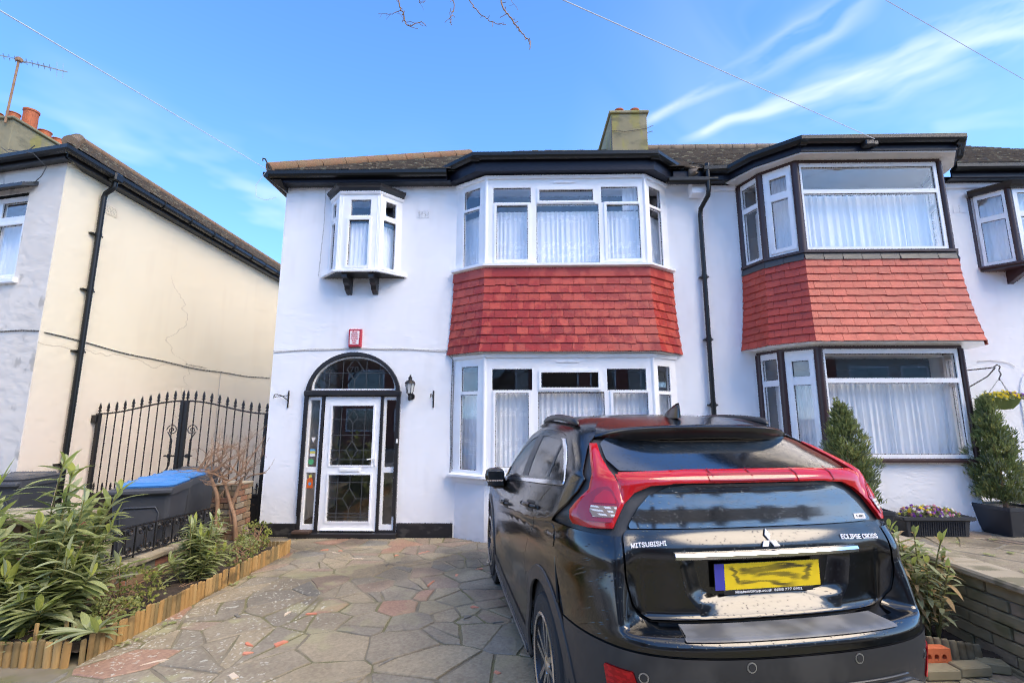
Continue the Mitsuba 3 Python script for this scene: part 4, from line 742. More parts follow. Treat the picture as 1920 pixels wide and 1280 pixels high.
# ------------------------------------------------------------------ gates
def spike(x, y, z, s=1.0):
    p = [(0, 0), (.012, 0), (.012, .03), (.035, .045), (.022, .058), (.016, .07), (.028, .09), (.012, .15), (0, .17)]
    m = lathe([(r * s, h * s) for r, h in p], 6, (x, y, z)); m.vertices[:, 1] = y + (m.vertices[:, 1] - y) * .5; return m
YG = 7.33
def gate(x0, x1, label, flip):
    g = thing('iron_gate', label, 'gate', 'pair of black iron gates'); W = x1 - x0; n = 11
    top = lambda x: 1.80 + .20 * (1 - math.cos(math.pi * np.clip(((x - x0) / W if not flip else (x1 - x) / W), 0, 1))) / 2
    put(g, 'frame', [cb(x0, x0 + .05, YG - .025, YG + .025, .06, top(x0), .003), cb(x1 - .05, x1, YG - .025, YG + .025, .06, top(x1), .003), cb(x0 + .05, x1 - .05, YG - .02, YG + .02, .56, .60, .003), cb(x0 + .05, x1 - .05, YG - .02, YG + .02, .06, .10, .003)], 'm_iron')
    put(g, 'top_rail', tube([(x, YG, top(x)) for x in np.linspace(x0, x1, 24)], .013, 6), 'm_iron', 40)
    put(g, 'kick_panel', cb(x0 + .05, x1 - .05, YG - .006, YG + .006, .10, .56, .002), 'm_iron')
    for i in range(n):
        x = x0 + .025 + (W - .05) * i / (n - 1)
        if 0 < i < n - 1: put(g, 'bar', tube([(x, YG, .6), (x, YG, top(x) + .01)], .0085, 6), 'm_iron', 40)
        put(g, 'spear_head', spike(x, YG, top(x)), 'm_iron', 50)
        if i < n - 1: xx = x + (W - .05) / (n - 1) / 2; put(g, 'short_spear', [tube([(xx, YG, .6), (xx, YG, .64)], .008, 6), spike(xx, YG, .63, .8)], 'm_iron', 50)
    xm = x1 - .05 if not flip else x0 + .05; s = -1 if not flip else 1
    for z, up_ in ((1.55, 1), (.86, -1)):
        a = np.linspace(0, 3.6 * math.pi, 40); r = .085 * (1 - a / (3.9 * math.pi)); c = A([xm + s * .095, z])
        put(g, 'scroll', tube(np.c_[c[0] - s * r * np.cos(a) * -1, np.full(40, YG), c[1] + up_ * r * np.sin(a)], .007, 5), 'm_iron', 50)
    put(g, 'scroll_bar', tube([(xm + s * .16, YG, 1.52), (xm + s * .085, YG, 1.40), (xm + s * .085, YG, 1.02), (xm + s * .16, YG, .9)], .008, 6), 'm_iron', 50)
    put(g, 'latch', [tube([(xm, YG - .03, 1.16), (xm + s * .16, YG - .03, 1.16)], .012, 6), cb(xm + s * .08 - .02, xm + s * .08 + .02, YG - .05, YG - .02, 1.13, 1.19, .004)], 'm_iron')
    if not flip: put(g, 'hinge', [cb(XL + .001, x0 + .02, YG - .05, YG + .05, 1.66, 1.78, .006), tube([(x0 - .01, YG, 1.64), (x0 - .01, YG, 1.80)], .018, 8)], 'm_iron')
    return g
gate(-6.66, -5.30, 'left leaf of the black iron double gate, hinged on the cream wall', False)
gate(-5.28, -3.95, 'right leaf of the black iron double gate, beside the white house', True)

# ------------------------------------------------------------------ wheelie bins
def rrect(x0, x1, y0, y1, r=.05): return rect(x0 + r, y0 + r, x1 - r, y1 - r).buffer(r, quad_segs=4)
def loft(rings): 
    n = len(rings[0]); v = np.vstack(rings); f = []
    for i in range(len(rings) - 1):
        for j in range(n):
            q = (i * n + j, i * n + (j + 1) % n, (i + 1) * n + (j + 1) % n, (i + 1) * n + j); f += [(q[0], q[1], q[2]), (q[0], q[2], q[3])]
    c0, c1 = len(v), len(v) + 1; v = np.vstack([v, rings[0].mean(0)[None], rings[-1].mean(0)[None]])
    for j in range(n): f += [(c0, (j + 1) % n, j), (c1, (len(rings) - 1) * n + j, (len(rings) - 1) * n + (j + 1) % n)]
    return TM(v, f)
def ringat(w, d, z, r=.05, cy=0):
    c = A(rrect(-w / 2, w / 2, -d / 2, d / 2, r).exterior.coords[:-1]); return np.c_[c[:, 0], c[:, 1] + cy, np.full(len(c), z)]
def bin_(x, y, rot, label, lid, open_=0.0):
    b = thing('wheelie_bin', label, 'wheelie bin', 'wheelie bins in the passage'); z0 = float(zg(y)); R = trimesh.transformations.rotation_matrix(rot, [0, 0, 1])
    def at(m): q = m.copy(); q.apply_transform(R); q.vertices += A([x, y, z0]); return q
    body = loft([ringat(.44, .50, .03, .04, .03), ringat(.47, .54, .30, .05, .02), ringat(.52, .62, .72, .05), ringat(.535, .655, .88, .05), ringat(.585, .70, .885, .05), ringat(.585, .70, .955, .05), ringat(.54, .66, .955, .05)])
    put(b, 'body', at(body), 'm_bin', 35)
    put(b, 'front_panel', at(loft([A([(-.15, -.262, .16), (.15, -.262, .16), (.15, -.30, .16), (-.15, -.30, .16)]) + A([0, .02, 0]), A([(-.17, -.31, .74), (.17, -.31, .74), (.17, -.335, .74), (-.17, -.335, .74)]) + A([0, .02, 0])])), 'm_bin')
    put(b, 'panel_rim', at(join([tube([(-.15, -.268, .16), (-.172, -.318, .70), (-.14, -.325, .76), (.14, -.325, .76), (.172, -.318, .70), (.15, -.268, .16)], .010, 6)])), 'm_bin', 50)
    L = loft([ringat(.53, .62, .957, .06, .03), ringat(.545, .635, .975, .06, .03), ringat(.50, .58, .998, .08, .03), ringat(.36, .42, 1.012, .08, .05)])
    L2 = [L, tube([(-.22, -.06, 1.0), (-.12, -.24, .99), (.12, -.24, .99), (.22, -.06, 1.0)], .020, 6), cb(-.24, .24, .20, .30, .985, 1.02, .012)]
    put(b, 'lip', at(cb(-.29, .29, -.40, -.33, .90, .95, .012)), 'm_bin')
    put(b, 'lid', at(join(L2)), lid, 35)
    put(b, 'handle', at(join([tube([(-.22, .36, .93), (.22, .36, .93)], .018, 8), cb(-.25, -.21, .31, .38, .90, .99, .01), cb(.21, .25, .31, .38, .90, .99, .01)])), 'm_bin', 40)
    for s in (-1, 1): put(b, 'wheel', at(tube([(s * .22, .26, .10), (s * .27, .26, .10)], .10, 18)), 'm_tyre', 40)
bin_(-4.16, 5.42, .34, 'nearest dark grey wheelie bin with a blue lid, behind the scroll railing', 'm_blue')
bin_(-4.50, 6.22, .28, 'second dark grey wheelie bin with a blue lid, partly hidden behind the nearest one', 'm_blue')
bin_(-4.78, 6.86, .10, 'dark grey wheelie bin with a grey lid standing nearest the gate', 'm_bin_lid')
bin_(-6.36, 5.98, .20, 'grey wheelie bin at the left behind the tall oleander, its lid dark grey', 'm_bin_lid')
bin_(-6.95, 5.70, .05, 'leftmost grey wheelie bin cut off by the edge of the picture', 'm_bin_lid')

# ------------------------------------------------------------------ low wall, piers, railing
def brick_wall(holder, p0, p1, z0, courses, mats, bl=.225, bh=.065, j=.010, th=.10, seed=0, uneven=.004, limit=295):
    """courses of separate bricks along a plan line, outer face to the right of the line"""
    rg = np.random.default_rng(seed); p0, p1 = A(p0, float), A(p1, float); L = np.linalg.norm(p1 - p0); d = (p1 - p0) / L; n = A([d[1], -d[0]]); k = 0
    for c in range(courses):
        x = -bl / 2 if c % 2 else 0.0
        while x < L - .02:
            a, b = max(0, x), min(L, x + bl - j); x += bl
            if b - a < .03 or k >= limit: continue
            o = rg.normal(0, uneven); m = cb(a, b, -th, o, z0 + c * (bh + j) + rg.normal(0, .0015), z0 + c * (bh + j) + bh + rg.normal(0, .0015), .005); k += 1
            w = m.vertices; m.vertices = np.c_[p0[0] + d[0] * w[:, 0] + n[0] * w[:, 1], p0[1] + d[1] * w[:, 0] + n[1] * w[:, 1], w[:, 2]]
            m.faces = m.faces[:, ::-1] if True else m.faces
            put(holder, 'brick', TM(m.vertices, m.faces), mats[rg.integers(len(mats))])
MB = ['m_brick0', 'm_brick1', 'm_brick2']; MG = ['m_brickg0', 'm_brickg1', 'm_brickg2']
gw = thing('garden_wall', 'low old brick wall with stone coping between the flower bed and the bins', 'wall')
put(gw, 'core', bx(-3.95, -3.725, 4.25, 6.0, -.1, .34), 'm_pointing')
brick_wall(gw, (-3.72, 4.2), (-3.72, 6.0), .01, 4, MB, seed=1, bh=.068)
rg = np.random.default_rng(3)
y = 4.15
while y < 6.0: put(gw, 'coping_stone', cb(-3.98, -3.68, y, y + .52, .335 + rg.normal(0, .003), .385, .012), 'm_coping'); y += .53
pr = thing('brick_pier', 'old brick pier overgrown by the bare pruned shrub', 'brick pier')
put(pr, 'core', bx(-3.91, -3.62, 6.12, 6.42, -.1, .86), 'm_pointing')
for (a, b, s) in (((-3.93, 6.10), (-3.60, 6.10), 1), ((-3.60, 6.10), (-3.60, 6.44), 2)): brick_wall(pr, a, b, .0, 12, ['m_brick0', 'm_brick1', 'm_brickg2'], bl=.165, bh=.065, j=.010, th=.03, seed=s)
put(pr, 'cap', cb(-3.94, -3.59, 6.09, 6.45, .88, .905, .012), 'm_coping')
pr2 = thing('brick_pier', 'short brick pier with a flat stone cap behind the tall oleander', 'brick pier')
put(pr2, 'core', bx(-4.72, -4.07, 4.18, 4.5, -.1, .82), 'm_pointing'); brick_wall(pr2, (-4.75, 4.16), (-4.05, 4.16), 0.0, 11, MB, th=.03, seed=4); brick_wall(pr2, (-4.05, 4.16), (-4.05, 4.52), 0.0, 11, MB, th=.03, seed=5)
put(pr2, 'cap', [cb(-4.85, -4.0, 4.08, 4.58, .825, .885, .012)], 'm_coping')
rl_ = thing('scroll_railing', 'low black iron railing of scrolls on the garden wall', 'railing')
def rz_(y): return .70 - .06 * (y - 4.3) / 1.7
Y0, Y1, XW = 4.28, 6.05, -3.80
put(rl_, 'top_rail', tube([(XW, y, rz_(y)) for y in (Y0, Y1)], .011, 6), 'm_iron', 40); put(rl_, 'bottom_rail', tube([(XW, y, rz_(y) - .27) for y in (Y0, Y1)], .010, 6), 'm_iron', 40)
n = 14
for i in range(n + 1):
    y = Y0 + (Y1 - Y0) * i / n; z = rz_(y)
    if i % 2 == 0: put(rl_, 'bar', tube([(XW, y, z - .31), (XW, y, z)], .008, 5), 'm_iron', 40)
    else:
        a = np.linspace(0, 3.2 * math.pi, 30); r = .040 * (1 - a / (4.4 * math.pi))
        for s in (-1, 1):
            put(rl_, 'scroll', [tube([(XW, y + s * .012, z - .03), (XW, y + s * .012, z - .24)], .006, 5)] + [tube(np.c_[np.full(30, XW), y + s * (.055 - r * np.cos(a)), zc + q * r * np.sin(a)], .0065, 5) for zc, q in ((z - .055, 1), (z - .22, -1))], 'm_iron', 50)

# ------------------------------------------------------------------ flower bed and log edging
def soil_z(X, Y): return .055 + zg(Y) + .045 * meshkit.fbm(np.stack([X * 4, Y * 4, 0 * X], -1), 4, 3) + .025 * meshkit.noise(np.stack([X * 16, Y * 16, 0 * X], -1), 4)
structure('flower_bed', sheet(-4.9, -3.02, 3.42, 4.12, soil_z, .03), 'm_soil', 'dark bare soil of the flower bed in front of the oleander', smooth=True)
structure('flower_bed', sheet(-3.74, -3.02, 4.12, 6.32, soil_z, .03), 'm_soil', 'dark bare soil of the narrow flower bed beside the driveway', smooth=True)
le = thing('log_edging', 'half-round wooden log edging along the left flower bed', 'edging')
rg = np.random.default_rng(8)
def half_log(x, y, ang, w, h, z0, tilt=0.0):
    a = np.linspace(math.pi, 2 * math.pi, 9); r = w / 2 * .98; base = np.c_[np.cos(a) * r, np.sin(a) * r * .8]
    rings = [np.c_[base, np.full(9, z)] * A([s, s, 1]) for z, s in ((0, 1), (h - .012, 1), (h, .78))]
    m = loft(rings); w_ = m.vertices; w_[:, 0] += tilt * w_[:, 2]
    c, s = math.cos(ang), math.sin(ang); m.vertices = np.c_[x + w_[:, 0] * c - w_[:, 1] * s, y + w_[:, 0] * s + w_[:, 1] * c, z0 + w_[:, 2]]; return m
y = 3.44
while y < 6.36:
    w = rg.uniform(.036, .056); g = .004 if rg.random() < .85 else .016
    put(le, 'log', half_log(-3.02, y + w / 2, math.pi / 2, w, .175 + rg.normal(0, .007), float(zg(y)) - .01, rg.normal(0, .03)), f'm_log{rg.choice(4, p=[.35, .25, .2, .2])}', 50, kind=None); y += w + g
x = -3.06
while x > -4.75:
    w = rg.uniform(.045, .062); put(le, 'log', half_log(x - w / 2, 3.415, 0, w, .17 + rg.normal(0, .007), float(zg(3.4)) - .01, rg.normal(0, .02)), f'm_log{rg.choice(4, p=[.15, .3, .15, .4])}', 50); x -= w + .005
x = -3.05
while x > -3.45:
    w = rg.uniform(.036, .05); put(le, 'log', half_log(x - w / 2, 6.37, math.pi, w, .15, -.01 + float(zg(6.4))), 'm_log3', 50); x -= w + .004

# ------------------------------------------------------------------ planting
def leaf(p, d, up_, L, W, bend=.35, fold=.25, n=4):
    """a lance-shaped leaf from p along d, drooping, folded along its midrib"""
    d = nz(d); side = np.cross(d, up_); side = nz(side) if np.linalg.norm(side) > 1e-3 else A([1.0, 0, 0]); u = np.cross(side, d); v = []
    for i in range(n + 1):
        t = i / n; c = p + d * L * t - A([0, 0, 1]) * L * bend * t * t + u * 0; w = W * (math.sin(math.pi * min(1, .06 + t * .94)) ** .75) * (1 if t < .98 else 0)
        v += [c - side * w + u * w * fold, c, c + side * w + u * w * fold]
    f = []
    for i in range(n):
        a = 3 * i; f += [(a, a + 1, a + 4), (a, a + 4, a + 3), (a + 1, a + 2, a + 5), (a + 1, a + 5, a + 4)]
    return TM(v, f)
def oleander(name, label, bases, tops, per, L, W, mats, seed, keep, dry=0.0, cat='shrub', zsoil=.06):
    """upright stems with whorls of narrow leaves; the largest leaves are parts, the rest one mass"""
    rg = np.random.default_rng(seed); o = thing(name, label, cat); leaves, stems = [], []
    for (b, t) in zip(bases, tops):
        b, t = A(b, float), A(t, float); mid = (b + t) / 2 + A([*(rg.normal(0, .03, 2)), 0]); H = np.linalg.norm(t - b)
        q = np.linspace(0, 1, 9); path = (1 - q)[:, None] ** 2 * b + 2 * (q * (1 - q))[:, None] * mid + q[:, None] ** 2 * t
        put(o, 'stem', tube(path, np.linspace(.009, .004, 9) * (1 if H > .6 else .7), 6), 'm_stem', 50)
        for i in range(per):
            s = .22 + .78 * (i / per) ** .8; p = path[0] + (path[-1] - path[0]) * s; j = int(s * 8); p = path[j] + (path[min(8, j + 1)] - path[j]) * (s * 8 - j)
            a = i * 2.1 + rg.uniform(-.4, .4); el = rg.uniform(-.05, .75) + (.75 if s > .93 else 0)
            d = A([math.cos(a) * math.cos(el), math.sin(a) * math.cos(el), math.sin(el)])
            l = L * rg.uniform(.65, 1.1) * (.62 if s > .95 else 1)
            mt = mats[rg.integers(len(mats))] if s < .93 else ('m_leaf_young' if rg.random() < .75 else mats[-1])
            if rg.random() < dry: mt = 'm_leaf_dry'
            m = leaf(p, d, A([0, 0, 1.0]), l, W * rg.uniform(.75, 1.1), bend=rg.uniform(.0, .38) + (.35 if mt == 'm_leaf_dry' else 0), fold=rg.uniform(.1, .5))
            leaves.append((l / np.linalg.norm(p - CAM) * (1 if p[1] > 0 else 0), mt, m))
    leaves.sort(key=lambda q: -q[0])
    for _, mt, m in leaves[:keep]: put(o, 'leaf', m, mt, True)
    for mt in sorted({q[1] for q in leaves[keep:]}): put(o, 'foliage', [q[2] for q in leaves[keep:] if q[1] == mt], mt, True, kind='stuff')
    return o
rg = np.random.default_rng(31)
LM = ['m_leaf0', 'm_leaf1', 'm_leaf1', 'm_leaf2']
bs, ts = [], []
for (tx, ty, tz) in [(-3.72, 3.85, 1.40), (-4.20, 3.80, 1.22), (-4.38, 3.95, 1.05), (-3.42, 3.75, 1.10), (-3.60, 3.60, .95), (-3.95, 3.62, .92), (-4.25, 3.60, .85), (-4.5, 3.7, 1.0), (-3.30, 3.9, .85), (-3.35, 3.60, .72), (-3.70, 3.50, .62), (-4.05, 3.48, .60), (-4.30, 3.46, .66), (-3.5, 4.05, 1.0), (-3.85, 4.05, 1.05), (-3.55, 3.50, .45), (-3.9, 3.46, .40), (-4.2, 3.44, .42), (-4.55, 3.5, .55), (-3.45, 3.55, .52), (-3.8, 3.5, .8), (-4.1, 3.5, .75), (-4.45, 3.45, .8)]:
    for k in range(3): e = rg.normal(0, .10, 3) * A([1, .7, .8]) * k; ts.append((tx + e[0], ty + e[1], tz - abs(e[2]) - .08 * k)); bs.append((-3.85 + (tx + 3.85) * .45 + rg.normal(0, .05), 3.82 + rg.normal(0, .06), .1))
oleander('oleander', 'tall oleander shrub with long narrow leaves in the left corner of the flower bed', bs, ts, 36, .27, .0255, LM, 41, 290)
bs, ts = [], []
for i in range(24):
    a = rg.uniform(0, 6.3); r = rg.uniform(.02, .26); ts.append((-3.30 + r * math.cos(a), 4.95 + r * 1.2 * math.sin(a), rg.uniform(.42, .80) - r * .4)); bs.append((-3.30 + .3 * r * math.cos(a), 4.95 + .35 * r * math.sin(a), .09))
oleander('oleander', 'smaller bushy oleander in the middle of the flower bed, before the railing', bs, ts, 34, .17, .0160, LM, 43, 170)
bs, ts = [], []
for i in range(16):
    a = rg.uniform(0, 6.3); r = rg.uniform(.03, .30); ts.append((3.00 + r * math.cos(a) * .75, 3.86 + r * 1.0 * math.sin(a), rg.uniform(.50, 1.02) - r * .5)); bs.append((3.00 + .4 * r * math.cos(a), 3.86 + .35 * r * math.sin(a), .10))
oleander('oleander', 'oleander with curled dry brownish leaves by the right brick wall', bs, ts, 30, .155, .0165, ['m_leaf_dull', 'm_leaf_dull', 'm_leaf2', 'm_leaf0'], 45, 170, dry=.24)
def tufts(c, rx, ry, rz, n, L, W, mats, seed, shape=lambda t: 1.0):
    """many small leaves in clumps through a volume -> {material: mesh}"""
    rg = np.random.default_rng(seed); out = {}
    for i in range(n):
        q = nz(rg.normal(0, 1, 3)); r = rg.uniform(.45, 1) ** .6; p = A(c) + q * r * A([rx, ry, rz]) * (1 + .22 * (meshkit.noise(q * 3 + seed)[None][0] - .5) * 2)
        if p[2] < c[2] - rz * .75: continue
        mt = mats[int(np.clip(meshkit.noise(p * 9 + 3) * len(mats) * 1.3 - .3 + rg.normal(0, .5), 0, len(mats) - 1))]
        for k in range(5):
            d = nz(q + rg.normal(0, .75, 3) + A([0, 0, .3])); out.setdefault(mt, []).append(leaf(p, d, nz(rg.normal(0, 1, 3)), L * rg.uniform(.6, 1.2), W, .2, .3, 2))
    return {k: join(v) for k, v in out.items()}
def shrub(label, c, r, n, L, W, mats, seed, name='azalea', twigs=10):
    o = thing(name, label, 'shrub'); rg = np.random.default_rng(seed)
    put(o, 'branch', [tube([(c[0] + rg.normal(0, .02), c[1] + rg.normal(0, .02), .07), A(c) + rg.normal(0, .3, 3) * A(r) * A([1, 1, .5]), A(c) + nz(rg.normal(0, 1, 3) + A([0, 0, .6])) * A(r) * .95], [.008, .005, .002], 5) for _ in range(twigs)], 'm_bark', 50)
    for mt, m in tufts(c, *r, n, L, W, mats, seed).items(): put(o, 'foliage', m, mt, True, kind='stuff')
SH = ['m_shrub0', 'm_shrub0', 'm_shrub1', 'm_leaf_young']
shrub('low spreading azalea with small light leaves right of the tall oleander', (-3.40, 4.22, .30), (.30, .26, .20), 300, .032, .008, SH, 51)
shrub('small leafy azalea at the soil edge in front of the tall oleander', (-3.22, 3.92, .20), (.19, .18, .13), 220, .028, .008, ['m_shrub0', 'm_leaf1', 'm_shrub1'], 52)
shrub('yellowish green azalea by the brick pier at the far end of the bed', (-3.28, 6.0, .30), (.18, .24, .19), 220, .030, .008, SH, 53)
shrub('small azalea between the bushy oleander and the end of the bed', (-3.18, 5.55, .22), (.18, .22, .16), 220, .030, .008, ['m_shrub0', 'm_leaf1', 'm_shrub1'], 54)
rg = np.random.default_rng(61); W_ = []
for i in range(60):
    x, y = rg.uniform(-3.6, -3.06), rg.uniform(3.6, 6.2)
    for k in range(rg.integers(3, 7)):
        a = rg.uniform(0, 6.3); z = float(soil_z(A([x]), A([y]))[0]); W_.append(leaf(A([x, y, z]), A([math.cos(a), math.sin(a), .5]), A([0, 0, 1.0]), rg.uniform(.02, .045), .011, .2, .2, 2))
for (x, y) in [(-2.93, 5.3), (-2.95, 5.1), (-2.9, 4.1), (-2.96, 3.75)] + [(rg.uniform(4.0, 6.5), rg.uniform(4, 6.2)) for _ in range(26)]:
    for k in range(9):
        a = rg.uniform(0, 6.3); W_.append(leaf(A([x + rg.normal(0, .02), y + rg.normal(0, .02), (zg(y) if x < 3 else .285) + .005]), A([math.cos(a), math.sin(a), .5]), A([0, 0, 1.0]), rg.uniform(.025, .06), .014, .2, .2, 2))
one('weeds', W_, 'm_leaf1', 'small green weeds scattered over soil and paving joints', 'weeds', kind='stuff', smooth=True)
W_ = [tube([(x, y, .13 + float(zg(y))), (x + rg.normal(0, .06), y + rg.normal(0, .06), .14 + float(zg(y)))], .0025, 4) for x, y in zip(rg.uniform(-3.6, -3.1, 50), rg.uniform(3.6, 6.0, 50))]
one('dry_twigs', W_, 'm_bark', 'dry twigs and litter lying on the soil', 'twigs', kind='stuff')
for lab, x, y in (('pale wooden stake stuck in the soil at the near corner of the bed', -3.42, 3.52), ('second wooden stake beside the near corner stake', -3.30, 3.62)):
    one('wooden_stake', cb(x - .012, x + .012, y - .008, y + .008, .08, .30, .003), 'm_log2', lab, 'stake')
# bare pruned shrub on the pier
def grow(segs, p, d, L, r, depth, rg, spread, upb):
    n = 4; path = [p]
    for i in range(n): d = nz(d + rg.normal(0, .18, 3) + A([0, 0, upb])); path.append(path[-1] + d * L / n)
    r1 = r * .62; segs.append((path, np.linspace(r, r1, n + 1), depth))
    if depth == 0: return
    for k in range(rg.integers(2, 4)):
        j = rg.integers(2, n + 1); grow(segs, path[j], nz(d + rg.normal(0, spread, 3)), L * rg.uniform(.5, .85), r1 * rg.uniform(.5, .8), depth - 1, rg, spread, upb)
bs_ = thing('pruned_shrub', 'bare brown pruned shrub with many twigs growing over the brick pier', 'shrub'); rg = np.random.default_rng(72); segs = []
for a, b, c in [((-3.50, 6.03, .12), (-3.56, 6.0, .55), (-3.74, 6.0, .98)), ((-3.55, 6.05, .30), (-3.62, 6.02, .62), (-3.50, 6.0, 1.0)), ((-3.78, 6.03, .35), (-3.80, 6.0, .8), (-3.95, 6.0, 1.1))]:
    put(bs_, 'trunk', tube([A(a), A(b) + A([.02, 0, -.1]), A(b), A(c)], [.028, .026, .024, .018], 8), 'm_bark', 60)
    for k in range(8): grow(segs, A(c) + rg.normal(0, .06, 3), nz(rg.normal(0, .8, 3) * A([1.1, .5, .5]) + A([.05, -.1, .75])), rg.uniform(.20, .36), .011, 2, rg, .5, .05)
put(bs_, 'branch', [tube(p, r, 5) for p, r, dp_ in segs if dp_ == 2], 'm_bark', 60); put(bs_, 'twig', [tube(p, np.maximum(r, .0022), 4) for p, r, dp_ in segs if dp_ < 2], 'm_bark', 60, kind='stuff')
# conifers, pots, trough, basket on the right
def square_pot(o, x, y, z, w0, w1, h, mat='m_pot', rot=0.0):
    R = trimesh.transformations.rotation_matrix(rot, [0, 0, 1]); r = lambda w, zz: ringat(w, w, zz, .015)
    m = loft([r(w0, 0), r(w1 * .97, h - .05), r(w1, h - .045), r(w1, h), r(w1 - .04, h), r(w1 - .05, h - .03)]); m.apply_transform(R); m.vertices += A([x, y, z]); put(o, 'pot', m, mat, 30)
def conifer(x, y, z, label, H, R, n, seed, lean=0.0, bottom=.1):
    c = thing('conifer', label, 'conifer'); rg = np.random.default_rng(seed)
    put(c, 'trunk', tube([(x, y, z - .15), (x + lean * .5, y, z + H * .5), (x + lean, y, z + H * .95)], [.03, .02, .005], 6), 'm_bark', 60)
    out = {}; MT = ['m_conifer0', 'm_conifer1', 'm_conifer3', 'm_conifer2']
    clumps = []
    for i in range(int(n / 26)):
        t = rg.uniform(0, 1) ** 1.25; a = rg.uniform(0, 6.283); prof = (math.sin(math.pi * min(1, .22 + t * .80)) ** .75) * (1 - t * .42); rr = R * prof * rg.uniform(.30, 1.12) * (1 + .22 * math.sin(3 * a + seed + 4 * t)); clumps.append((A([x + lean * t + rr * math.cos(a), y + rr * math.sin(a), z + bottom + (H - bottom) * t]), a, t, int(np.clip(rg.normal(1.2, 1.0), 0, 3))))
    for p, a, t, mi_ in clumps:
        for k in range(26):
            d = nz(A([math.cos(a), math.sin(a), 1.5]) + rg.normal(0, .55, 3)); q = p + rg.normal(0, .028, 3)
            mt = MT[mi_] if rg.random() < .8 else MT[rg.integers(4)]
            out.setdefault(mt, []).append(leaf(q, d, nz(rg.normal(0, 1, 3)), rg.uniform(.04, .085), .0075, .05, .3, 2))
    for k in range(9):                                   # leading shoots
        a = rg.uniform(0, 6.28); p = A([x + lean + .06 * math.cos(a), y + .06 * math.sin(a), z + H * rg.uniform(.86, .97)])
        for j in range(40): s = rg.uniform(0, .16); out.setdefault(MT[rg.integers(4)], []).append(leaf(p + A([0, 0, s]), nz(A([0, 0, 1]) + rg.normal(0, .5, 3)), nz(rg.normal(0, 1, 3)), .05 * (1.2 - s * 4), .0065, 0, .3, 2))
    for mt, ms in out.items(): put(c, 'foliage', ms, mt, True, kind='stuff')
pA = thing('planter', 'dark square planter holding the taller conifer on the right', 'planter'); square_pot(pA, 6.18, 6.40, .28, .34, .49, .36, rot=.12)
put(pA, 'compost', bx(6.0, 6.36, 6.22, 6.58, .59, .61), 'm_soil')
conifer(6.20, 6.40, .61, 'tall conifer in the dark square planter near the right edge', 1.36, .275, 11000, 81, -.06)
pB = thing('planter', 'dark square planter hidden behind the red tail light', 'planter'); square_pot(pB, 4.0, 5.95, .28, .36, .54, .40, rot=-.1)
conifer(3.98, 5.95, .63, 'conifer standing behind the red tail light, before the brown window post', 1.24, .29, 9500, 83, -.04)
tr = thing('trough_planter', 'long ribbed dark trough planter under the right-hand window', 'planter')
TX0, TX1, TYm, tz0 = 4.76, 5.56, 6.34, .285
def tring(w, d, z): c = A(rrect(-w / 2, w / 2, -d / 2, d / 2, .02).exterior.coords[:-1]); return np.c_[c[:, 0] + (TX0 + TX1) / 2, c[:, 1] + TYm, np.full(len(c), z + tz0)]
put(tr, 'body', loft([tring(.76, .22, .0), tring(.80, .25, .18), tring(.90, .33, .20), tring(.90, .33, .235), tring(.84, .28, .235), tring(.8, .24, .20)]), 'm_trough', 30)
for i in range(24): xx = 4.83 + i * .028; put(tr, 'rib', hull([(xx, TYm - .110, tz0 + .01), (xx + .016, TYm - .110, tz0 + .01), (xx + .004, TYm - .120, tz0 + .01), (xx, TYm - .125, tz0 + .175), (xx + .016, TYm - .125, tz0 + .175), (xx + .004, TYm - .137, tz0 + .175)]), 'm_trough')
def flowers(name, label, c, rx, ry, rz, n, cols, seed, leafmats=('m_leaf0', 'm_leaf1'), split=None):
    o = thing(name, label, 'flowers'); rg = np.random.default_rng(seed); L_, F_ = {}, {}
    for i in range(n):
        q = nz(rg.normal(0, 1, 3)); q[2] = abs(q[2]) * .9 - .15; p = A(c) + q * A([rx, ry, rz]) * rg.uniform(.55, 1.0)
        for k in range(3): L_.setdefault(leafmats[rg.integers(len(leafmats))], []).append(leaf(p, nz(q + rg.normal(0, .7, 3)), nz(rg.normal(0, 1, 3)), rg.uniform(.03, .05), .010, .3, .2, 2))
        if rg.random() < .62:
            mt = cols[rg.integers(len(cols))] if split is None else split(p, rg); n_ = nz(q + A([0, -.6, .2]) + rg.normal(0, .3, 3)); u = nz(np.cross(n_, [0, 0, 1.0])); v = np.cross(n_, u); r = rg.uniform(.013, .022); ctr = p + n_ * .03
            a = np.linspace(0, 2 * math.pi, 11)[:-1]; w = r * (1 + .22 * np.cos(5 * a)); F_.setdefault(mt, []).append(TM(np.vstack([ctr[None] + n_ * .004, ctr + w[:, None] * (np.cos(a)[:, None] * u + np.sin(a)[:, None] * v)]), [(0, 1 + i_, 1 + (i_ + 1) % 10) for i_ in range(10)]))
    for mt, ms in L_.items(): put(o, 'foliage', ms, mt, True, kind='stuff')
    for mt, ms in F_.items(): put(o, 'blossom', ms, mt, kind='stuff')
flowers('pansies', 'mixed pansies growing in the long trough under the window', (5.16, TYm, tz0 + .26), .37, .14, .10, 260, ['m_pet_purple', 'm_pet_yellow', 'm_pet_pink', 'm_pet_white', 'm_pet_purple'], 91)
hb = thing('hanging_basket', 'hanging basket on the right wall beside the arched door', 'hanging basket')
HX, HY, HZ = 6.93, 6.95, 2.02
put(hb, 'bowl', lathe([(0, HZ - .17), (.09, HZ - .16), (.16, HZ - .08), (.185, HZ), (.17, HZ), (.0, HZ - .05)], 20, (HX, HY, 0)), 'm_leaf0', 40)
for a in (0.3, 2.4, 4.5): put(hb, 'chain', tube([(HX + .18 * math.cos(a), HY + .18 * math.sin(a), HZ), (HX, HY, HZ + .28)], .003, 4), 'm_iron', 40)
